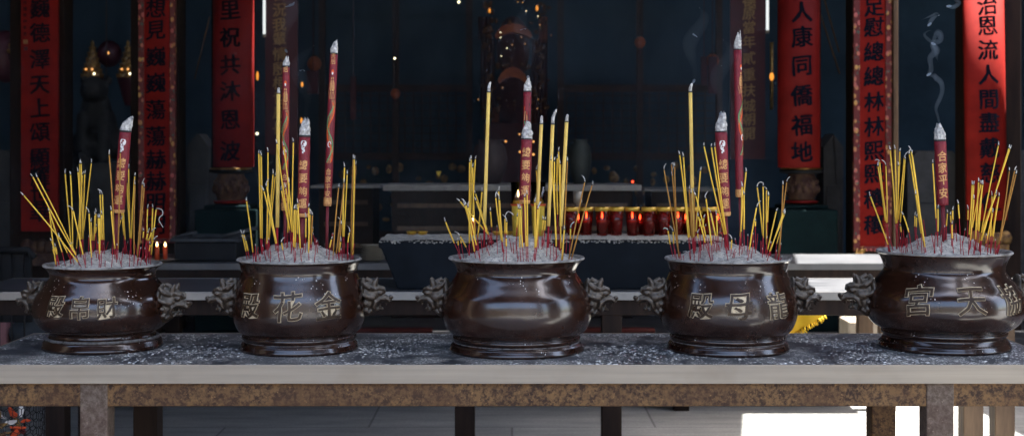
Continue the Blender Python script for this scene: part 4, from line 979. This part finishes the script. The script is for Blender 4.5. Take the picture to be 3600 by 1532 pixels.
# hanging strips, tubes, poles
for (x0,x1,y0,y1,mt,lab) in ((360,388,365,456,'postwood','brown hanging wooden tablet above the stone lion'),(2490,2520,200,330,'clothd','dim red hanging streamer left of the right maroon board'),(1080,1120,250,330,'clothd','dim red hanging streamer right of the left maroon board'),(1232,1252,270,420,'clothd','faded hanging streamer farther into the hall on the left'),(2465,2485,200,300,'clothd','narrow dim streamer deeper in the hall on the right')):
    a=P(x0,y0,11.6); b=P(x1,y1,11.6); m=MB(); m.box(a.x,b.x,11.58,11.62,b.z,a.z); m.tube([((a.x+b.x)/2,11.6,a.z),((a.x+b.x)/2,11.6,3.9)],.004,6)
    single('hanging_streamer',m,M[mt],lab,'streamer',base=Vector(((a.x+b.x)/2,11.6,a.z)))
for (px,y1,lab) in ((929,132,'white tube lamp left of the left maroon board'),(2698,118,'white tube lamp right of the right maroon board')):
    c=P(px,y1,10.2); T=thing('tube_lamp',lab,'lamp',(c.x,10.2,c.z),'upright white tube lamps')
    m=MB(); m.tube([c+Vector((0,0,.02)),c+Vector((0,0,1.2))],.010,10); obj('tube',m,M['tube'],T)
    m=MB(); m.tube([c,c+Vector((0,0,.022))],.013,10); obj('socket',m,M['plate'],T)
for (px,y0,y1,lab) in ((905,245,290,'amber lamp glowing behind the left hall pillar'),(2713,150,385,'gilded upright lamp glowing behind the right hall pillar'),(1062,285,310,'amber lamp peeking past the left maroon board'),(1060,410,440,'lower amber lamp past the left maroon board')):
    a=P(px,y0,10.6); b=P(px,y1,10.6); m=MB()
    if y1-y0>100:
        T=thing('gilded_lamp',lab,'lamp',b); m.tube([b,a],.013,10); obj('gilded_rod',m,M['gold'],T)
        m=MB(); m.ell(P(px,270,10.58),(.016,.016,.03)); obj('flame_bulb',m,M['amber'],T)
    else:
        m.ell(a.lerp(b,.5),(.009,.009,(a.z-b.z)/2.8)); single('small_lamp',m,M['amber'],lab,'lamp')
for (a,b,lab) in (((737,60),(684,280),'thin slanting pole left of the left hall pillar'),((2893,-20),(2950,185),'upper slanting pole right of the right hall pillar'),((2884,50),(2952,260),'lower slanting pole right of the right hall pillar')):
    m=MB(); m.tube([P(*a,9.7),P(*b,9.75)],.006,8); single('slanting_pole',m,M['postwood'],lab,'pole')
# altar tables at the back
def altar(x0,x1,yt,yb,Y,lab):
    a=P(x0,yt,Y); b=P(x1,yb,Y); T=thing('altar_table',lab,'altar',((a.x+b.x)/2,Y,.26),'altar tables deep in the hall')
    m=MB(); m.box(a.x,b.x,Y,Y+.6,b.z,a.z); obj('stone_top',m,M['altartop'],T,.006)
    m=MB(); m.box(a.x+.06,b.x-.06,Y+.05,Y+.55,.262,b.z-.0015); obj('front_panel',m,M['darkwood'],T)
    m=MB(); z=b.z
    for i in range(3): m.box(a.x+.1,b.x-.1,Y+.03,Y+.049,z-.12-.16*i,z-.09-.16*i)
    obj('carved_rail',m,M['postwood'],T)
altar(1345,2256,650,671,10.0,'central altar table with pale stone top behind the candle cups')
altar(1090,1338,652,662,10.5,'left altar table with thin stone top')
altar(2264,2530,664,673,10.5,'right altar table with thin stone top')
for (px,r0,mt,lab) in ((1722,62,'vase','broad dull brown urn on the central altar, left of the joss sticks'),(2040,40,'vaseg','dull green urn on the central altar, right of the joss sticks')):
    c=P(px,650,10.3); k=10.3/F; q=r0*k; h=160*k
    m=MB(); m.lathe([(q*.5,0),(q*.6,h*.05),(q*.9,h*.3),(q,h*.6),(q*.85,h*.85),(q*.6,h*.93),(q*.7,h),(q*.6,h*.98),(q*.3,h*.9)],c,32); single('altar_urn',m,M[mt],lab,'urn',group='urns on the central altar',base=c)
zt_for_trough=P(0,850,6.16).z+.006
m=MB(); c=P(2032,672,6.58); h=c.z-zt_for_trough; m.lathe([(.022,0),(.022,.006),(.008,.012),(.008,h*.7),(.020,h*.75),(.022,h),(.001,h)],(c.x,6.595,zt_for_trough),16)
# candlestick on the trough side
single('candlestick',m,M['steel'],'grey metal candlestick rising left behind the red candle cups','candlestick')
m=MB(); c=P(1542,612,10.2)
m.prism([(c.x-.02,c.z+.02),(c.x+.02,c.z+.02),(c.x,c.z-.022)],'y',10.2,10.22); single('triangle_lamp',m,M['paper'],'tiny pale triangular pennant above the central altar','pennant')  # small triangular lamp, pale colour in place of its glow

# ------------------------------------------------------------------ long ash trough on table two
Ytr0=6.16; zt=P(0,850,Ytr0).z; zb=ZT+.0015
xa=P(1330,850,Ytr0).x; xb=P(2562,850,Ytr0).x
T=thing('ash_trough','long dark bronze ash trough with sloping ends on the second table','trough',((xa+xb)/2,6.4,zb))
m=MB(); m.prism([(xa+.085,zb),(xb-.085,zb),(xb-.012,zt-.028),(xb,zt-.028),(xb,zt),(xa,zt),(xa,zt-.028),(xa+.012,zt-.028)],'y',Ytr0,Ytr0+.46); obj('basin',m,M['bench'],T,.006)
def trz(x,y): return zt+.004+.006*mnoise.noise(Vector((x*9,y*9,1)))+.004*mnoise.noise(Vector((x*40,y*40,1)))+.004
m=MB(); nx,ny=120,14
for i in range(nx+1):
    for j in range(ny+1):
        x=xa+.004+(xb-xa-.008)*i/nx; y=Ytr0+.003+.45*j/ny; m.v.append(Vector((x,y,trz(x,y))))
for i in range(nx):
    for j in range(ny): m.face([i*(ny+1)+j,(i+1)*(ny+1)+j,(i+1)*(ny+1)+j+1,i*(ny+1)+j+1])
for q in range(260):
    x=random.uniform(xa,xb); m.ell((x,Ytr0-.002+random.uniform(-.004,.01),zt+random.uniform(-.006,.006)),(.0045,.003,.0028),6,4)
o=single('trough_ash',m,M['ash'],'pale ash filling the long bronze trough','ash heap')
# candle cups
def cup(px,wpx,yt,yb,Y,lab,flame,kind='red',group=None):
    c=P(px,yb,Y); k=Y/F; r=wpx/2*k; h=(yb-yt)*k; zf=zt+.006
    if kind!='bowl': c.z=zf; h=P(px,yt,Y).z-zf
    T=thing('candle_cup',lab,'candle cup',c,group)
    m=MB(); m.lathe([(r*.68,0),(r*.70,.004),(r*.80,h*.4),(r,h),(r*.96,h),(r*.76,h*.4),(r*.62,.012),(.001,.012)],c,28); m.face([i for i in range(28)]) 
    obj('glass',m,M['glassr' if kind=='red' else 'glassc'],T)
    if kind=='red':
        m=MB(); m.lathe([(.001,.013),(r*.60,.013),(r*.70,h*.38),(r*.72,h*.48),(.001,h*.47)],c,24); obj('wax',m,M['wax'],T)
        m=MB(); m.lathe([(r*.985,h*.86),(r*1.015,h*.86),(r*1.03,h),(r*1.0,h)],c,28,closed=True); obj('gold_band',m,M['cups'],T); fz=h*.55
    else:
        m=MB(); m.lathe([(.001,.003),(r*.71,.0045),(r*.86,h*.55),(r*.945,h*.60),(.001,h*.6)],c,24); obj('paper_label',m,M['paper'],T)
        m=MB(); m.lathe([(r*.88,h*.565),(r*1.0,h*.565),(r*1.0,h*.60),(r*.9,h*.60)],c,28,closed=True); obj('orange_band',m,M['orangewax'],T); fz=h*.68
    if flame:
        m=MB(); s=.0055; m.lathe([(.0005,0),(s*.7,s*.8),(s*.75,s*1.4),(s*.35,s*2.6),(.0004,s*3.6)],(c.x,c.y,c.z+fz),12); obj('flame',m,M['flame'],T)
    return T
xs=[2008,2062,2117,2168,2223,2281,2334,2384,2437,2495]
for i,x in enumerate(xs):
    cup(x,52,727,837,6.50+.015*math.sin(i*2),f'red glass candle cup with gold rim, {ORD[i]} from the left in the front row',i in(1,2,4,7),group='red candle cups on the ash trough')
for i,x in enumerate((2034,2140,2250,2310,2410,2466,2524)):
    cup(x,46,738,834,6.575,f'partly hidden red candle cup in the back row, {ORD[i]} from the left',i%2==0,group='red candle cups on the ash trough')
cup(1822,54,640,836,6.45,'tall yellow papered candle jar behind the joss stick, left of a pair',True,'yel','yellow candle jars'); cup(1892,54,640,836,6.45,'tall yellow papered candle jar, right of a pair on the trough',True,'yel','yellow candle jars')
for i,(px,lab) in enumerate(((1448,'gold rimmed dish at the left end of the trough'),(1485,'second gold rimmed dish from the trough left end'),(1750,'gold rimmed dish left of the yellow candle jars'),(1786,'gold rimmed dish touching the yellow candle jars'))):
    c=P(px,828,6.55); c.z=zt+.006; m=MB(); m.lathe([(.014,0),(.02,.004),(.024,.016),(.027,.017),(.022,.012),(.001,.008)],c,20); single('gold_dish',m,M['cups'],lab,'dish',base=c)
def candle(px,ytop,ybot,Y,zbase,lab,hwp=8):
    c=P(px,ybot,Y); c.z=zbase; zt_=P(px,ytop,Y).z; q=hwp*Y/F; T=thing('pillar_candle',lab,'candle',c,'small orange candles')
    m=MB(); m.lathe([(q,0),(q,zt_-zbase),(q*.6,zt_-zbase+.001),(.0005,zt_-zbase-.002)],c,16); m.face(list(range(16))); obj('wax_body',m,M['orangewax'],T)
    m=MB(); s=.0085; m.lathe([(.0005,0),(s*.6,s*.8),(s*.62,s*1.3),(s*.3,s*2.3),(.0004,s*3.1)],(c.x,c.y,zt_+.002),12); obj('flame',m,M['flame'],T)
candle(1664,778,836,6.45,zt+.006,'small orange candle burning on the trough behind yellow sticks')
# ------------------------------------------------------------------ table three objects
z3=.822+.0015
def bxp(x0,x1,Y): return (x0-HX)/F*Y,(x1-HX)/F*Y
a,b=bxp(612,832,8.0); hz=P(0,838,8.0).z
T=thing('black_basin','black rectangular basin with pale worn rim left of the second censer','basin',((a+b)/2,8.2,z3))
m=MB(); m.box(a,b,8.0,8.42,z3,hz-.02); obj('body',m,M['blackiron'],T,.01)
m=MB(); 
for (x0,x1,y0,y1) in ((a-.02,b+.02,7.98,8.02),(a-.02,b+.02,8.40,8.44),(a-.02,a+.02,8.021,8.399),(b-.02,b+.02,8.021,8.399)): m.box(x0,x1,y0,y1,hz-.019,hz)
obj('rim',m,M['stoned'],T,.003)  # paler grey stands for the light on the rim
m=MB(); m.tube([(b-.10,8.05,hz+.006),(b+.10,8.1,hz+.055)],.011,8); single('wooden_rod',m,M['stoned'],'short pale rod lying across the right end of the black basin','rod')
m=MB(); m.tube([(a-.01,8.05,hz+.006),(a+.10,8.12,hz+.03)],.009,8); single('wooden_rod',m,M['stoned'],'short pale rod lying across the left end of the black basin','rod')
c=P(1312,906,8.05)
for i in range(8):
    q=.070*random.uniform(.96,1.03); z=z3+i*.0112; o_=random.uniform(-.004,.004)
    m=MB(); m.lathe([(q*.55,0),(q*.6,.001),(q,.0095),(q,.0108),(q*.92,.0095),(q*.5,.004),(.001,.004)],(c.x+o_,8.05,z),28)
    single('china_plate',m,M['plate'],f'cream china plate, {ORD[i]} from the bottom of the stack beside the trough','plate','stacked cream plates')
c=P(565,898,7.98); m=MB(); m.lathe([(.05,0),(.055,.003),(.10,.012),(.102,.014),(.09,.009),(.001,.006)],(c.x,8.0,z3),32); single('candle_plate',m,M['plate'],'pale plate under two small candles beside the leftmost censer','plate')
candle(552,867,896,8.0,z3+.006,'orange candle burning on a pale plate by the leftmost censer')
candle(581,868,890,8.05,z3+.006,'dim second candle at the back of the pale plate')
# railing at far left
T=thing('metal_railing','dark metal railing with thin bars at the far left','railing',(P(20,900,7.0).x,7.0,0))
a,b=bxp(-120,100,7.0); zr_=P(0,878,7.0).z
m=MB(); m.tube([(a,7,zr_),(b,7,zr_),(b+.03,7,zr_-.04)],.017,10); obj('top_rail',m,M['blackiron'],T)
for i in range(6):
    x=b-.02-i*.062; m=MB(); m.tube([(x,7,0),(x,7,zr_)],.005,8); obj('bar',m,M['wire'],T)
m=MB(); m.box(a,b-.001,7.03,7.06,zr_-.36,zr_-.02); obj('backing_sheet',m,M['blackiron'],T)
# things under the tables
m=MB(); a,b=bxp(-60,22,8.2); z0,z1=P(0,1182,8.2).z,P(0,1098,8.2).z; m.box(a,b,8.2,8.5,.30,z1); 
o=single('pink_carton',m,M['pink'],'faded pink carton low at the far left edge','carton',bevel=.006)
m=MB(); a,b=bxp(-60,22,8.2); m.box(a-.1,b+.9,8.1,8.7,.15,.296); m.box(a-.05,b+.85,8.14,8.66,.004,.15); single('low_bench',m,M['darkwood'],'low dark bench holding the pink carton and grey bundle','bench',bevel=.006)
m=MB(); c=P(112,1140,8.3); m.ell((c.x,8.32,.385),(.14,.14,.088),20,12); m.ell((c.x+.05,8.30,.36),(.16,.12,.06),20,12); single('cloth_bundle',m,M['greycloth'],'blue grey rounded bundle low at the left behind the table','bundle')
for (x0,x1,lab) in ((1240,1520,'thin red threshold bar seen between the second and middle censers'),(2030,2300,'thin red threshold bar seen between the middle and fourth censers'),(-80,180,'thin red threshold bar at the far left')):
    a,b=bxp(x0,x1,8.9); m=MB(); z=P(0,1156,8.9).z; m.box(a,b,8.86,8.94,.004,z-.014); 
    T=thing('threshold_bar',lab,'threshold',((a+b)/2,8.9,0),'red threshold bars'); obj('plinth',m,M['darkwood'],T)
    m=MB(); m.box(a,b,8.85,8.95,z-.0135,z+.006); obj('red_cap',m,M['redcap'],T,.002)
# fringed yellow cloth under the third table
a,b=bxp(2690,2905,6.72); z1=ZT-.02
m=MB(); n=60; 
for i in range(n+1):
    u=i/n; x=a+(b-a)*u
    zbot=P(0,1215-95*u+10*math.sin(u*5),6.72).z
    for j in range(9):
        f=j/8; m.v.append(Vector((x,6.715+.012*math.sin(u*14)+.03*(1-f),zbot+(z1-zbot)*f)))
for i in range(n):
    for j in range(8): m.face([i*9+j,(i+1)*9+j,(i+1)*9+j+1,i*9+j+1])
fr=MB()
for i in range(90):
    u=random.random(); x=a+(b-a)*u; zbot=P(0,1215-95*u+10*math.sin(u*5),6.72).z; L=random.uniform(.012,.028)
    fr.tube([(x,6.745+.012*math.sin(u*14),zbot+.004),(x+.006,6.745,zbot-L*.5),(x+random.uniform(.0,.02),6.745,zbot-L)],.0018,5)
T=thing('fringed_cloth','bright yellow fringed cloth hanging low between the two right censers','cloth',((a+b)/2,6.72,z1)); obj('cloth_panel',m,M['yellowcloth'],T); obj('fringe',fr,M['yellowcloth'],T)
a,b=bxp(2975,3110,8.75); m=MB(); m.box(a,b,8.7,8.95,.004,P(0,1128,8.7).z); single('stone_block',m,M['beige'],'sunlit beige stone block low behind the rightmost censer','block',bevel=.012)
# wire litter basket
cx_,cy_=P(-12,1500,4.95).x,4.98; rb=.150; zt_=.60
T=thing('wire_basket','black chicken wire litter basket under the left end of the table','basket',(cx_,cy_,.004))
m=MB(); nh=30; sz=2*math.pi*rb/nh; rowh=sz*.86
z=.02; row=0
while z<zt_-.01:
    for i in range(nh):
        t=(i+(row%2)*.5)/nh*2*math.pi; w_=math.pi/nh
        pt=lambda tt,zz:(cx_+rb*math.cos(tt),cy_+rb*math.sin(tt),zz)
        m.tube([pt(t-w_,z),pt(t,z+rowh*.33)],.0013,4,cap=False); m.tube([pt(t,z+rowh*.33),pt(t+w_,z)],.0013,4,cap=False); m.tube([pt(t,z+rowh*.33),pt(t,z+rowh)],.0013,4,cap=False)
    z+=rowh; row+=1
obj('wire_mesh',m,M['wire'],T)
for zz in (.02,.30,zt_):
    m=MB(); m.tube([(cx_+rb*math.cos(t),cy_+rb*math.sin(t),zz) for t in [i*2*math.pi/32 for i in range(33)]],.004,6); obj('hoop',m,M['wire'],T)
for i in range(60):
    t=random.uniform(0,6.28); q=rb*.68*math.sqrt(random.random()); s=random.uniform(.022,.042); m=MB()
    c=Vector((cx_+q*math.cos(t),cy_+q*math.sin(t),random.uniform(.36,.55)))
    m.ell((0,0,0),(s*.8,s*.35,s*.12),10,8)
    rt=Matrix.Rotation(random.uniform(0,3),3,'X')@Matrix.Rotation(random.uniform(0,3),3,'Z')
    m.v=[c+rt@(v*(1+.9*mnoise.noise(v*60+Vector((i,0,0))))) for v in m.v]
    for j in range(len(m.sm)): m.sm[j]=False
    k=i%5; mt=[M['redcap'],M['dullgold'],M['white'],M['jossred'],M['orangewax']][k]; cn=['red','gold','white','maroon','orange'][k]
    single('crumpled_wrapper',m,mt,f'crumpled {cn} wrapper thrown in the wire litter basket','wrapper',f'{cn} wrappers in the litter basket')

# ------------------------------------------------------------------ smoke
def smoke(pts,rads,Y,name,lab,dens):
    t=NT('smoke'); t.t.nodes.remove(t.b)
    v=t.n('ShaderNodeVolumePrincipled'); v.inputs['Color'].default_value=(.80,.88,.95,1); v.inputs['Density'].default_value=dens; v.inputs['Anisotropy'].default_value=.3
    t.l(v.outputs[0],t.o.inputs['Volume'])
    q=[P(x,y,Y+.03*math.sin(i*.9)) for i,(x,y) in enumerate(pts)]; rr=[1.6*r*Y/F for r in rads]
    fine=[];fr=[]
    for a in range(len(q)-1):
        p0=q[max(a-1,0)];p1=q[a];p2=q[a+1];p3=q[min(a+2,len(q)-1)]
        for k in range(5):
            u=k/5; fine.append(.5*(2*p1+(p2-p0)*u+(2*p0-5*p1+4*p2-p3)*u*u+(3*p1-p0-3*p2+p3)*u**3)); fr.append(rr[a]+(rr[a+1]-rr[a])*u)
    fine.append(q[-1]); fr.append(rr[-1]*.5)
    nn=len(fine); fr=[r*max(.03,min(1,(nn-1-i)/(.45*nn)))**.8 for i,r in enumerate(fr)]
    m=MB(); m.tube(fine,fr,10,0,True,2.2)
    o=obj(name,m,t.m); tag(o,lab,'smoke',kind='stuff'); return o
c5=lambda L: [(2880+x/KC,y/KC) for x,y in L]
smoke(c5([(928,960),(915,900),(900,845),(908,805),(930,760),(948,700),(940,640),(905,605),(880,588),(845,572),(850,530),(850,490),(828,455)]),[2,2.5,3,3.5,4,4.5,5,5,5,4.5,4,3.5,2],4.36,'smoke_wisp','thin smoke thread rising from the rightmost joss stick',8)
smoke(c5([(845,575),(865,540),(855,450),(890,400),(885,340),(930,315),(932,275),(905,262),(872,320),(835,300),(812,265),(850,238),(882,255)]),[3,4,6,7,6,6,6,5,5,6,5,4,2],4.37,'smoke_wisp','curling smoke loop above the rightmost joss stick',7)
smoke(c5([(880,340),(905,380),(905,430),(915,470)]),[3,6,5,2],4.38,'smoke_wisp','short smoke tail beside the curling smoke loop',6)
smoke(c5([(850,190),(870,150),(905,110),(850,130),(790,155)]),[3,5,4,4,2],4.37,'smoke_wisp','pale smoke tuft drifting above the smoke loop',9)
smoke(c5([(1000,50),(1040,55),(1075,25),(1050,0),(1000,-20)]),[3,5,5,4,2],4.37,'smoke_wisp','faint smoke curl at the top edge right',8)

for i,(x,y,Yy,lab) in enumerate(((1072,418,4.40,'faint smoke drifting up from the wide joss of the second censer'),(2534,398,4.42,'faint smoke rising off the wide joss of the second censer from right'),(1006,180,4.40,'faint smoke above the shorter dragon joss stick'),(1856,272,4.45,'faint smoke above the narrow burnt joss stick'),(2440,285,4.42,'faint smoke above the tall thick yellow stick'))):
    pts=[(x+14*math.sin(k*.9+i*2)*k*.35,y-k*32) for k in range(9)]
    smoke(pts,[3,5,8,12,16,20,24,26,18],Yy,'smoke_wisp',lab,.9)
# ------------------------------------------------------------------ incense smoke hanging in the hall
t=NT('hall_smoke'); t.t.nodes.remove(t.b)
v=t.n('ShaderNodeVolumePrincipled'); v.inputs['Color'].default_value=(.62,.82,1.0,1); v.inputs['Anisotropy'].default_value=.1
n1=t.noise(1.1,5,.62,(1,1,.7),dist=.8); t.l(t.math('MULTIPLY',t.ramp(n1,.44,.66),.055),v.inputs['Density'])
t.l(v.outputs[0],t.o.inputs['Volume'])
m=MB(); m.box(-6.9,1.30,6.9,14.3,.30,3.42); o=obj('incense_smoke',m,t.m); tag(o,'thin blue incense smoke hanging in the dark temple hall','smoke',kind='stuff')
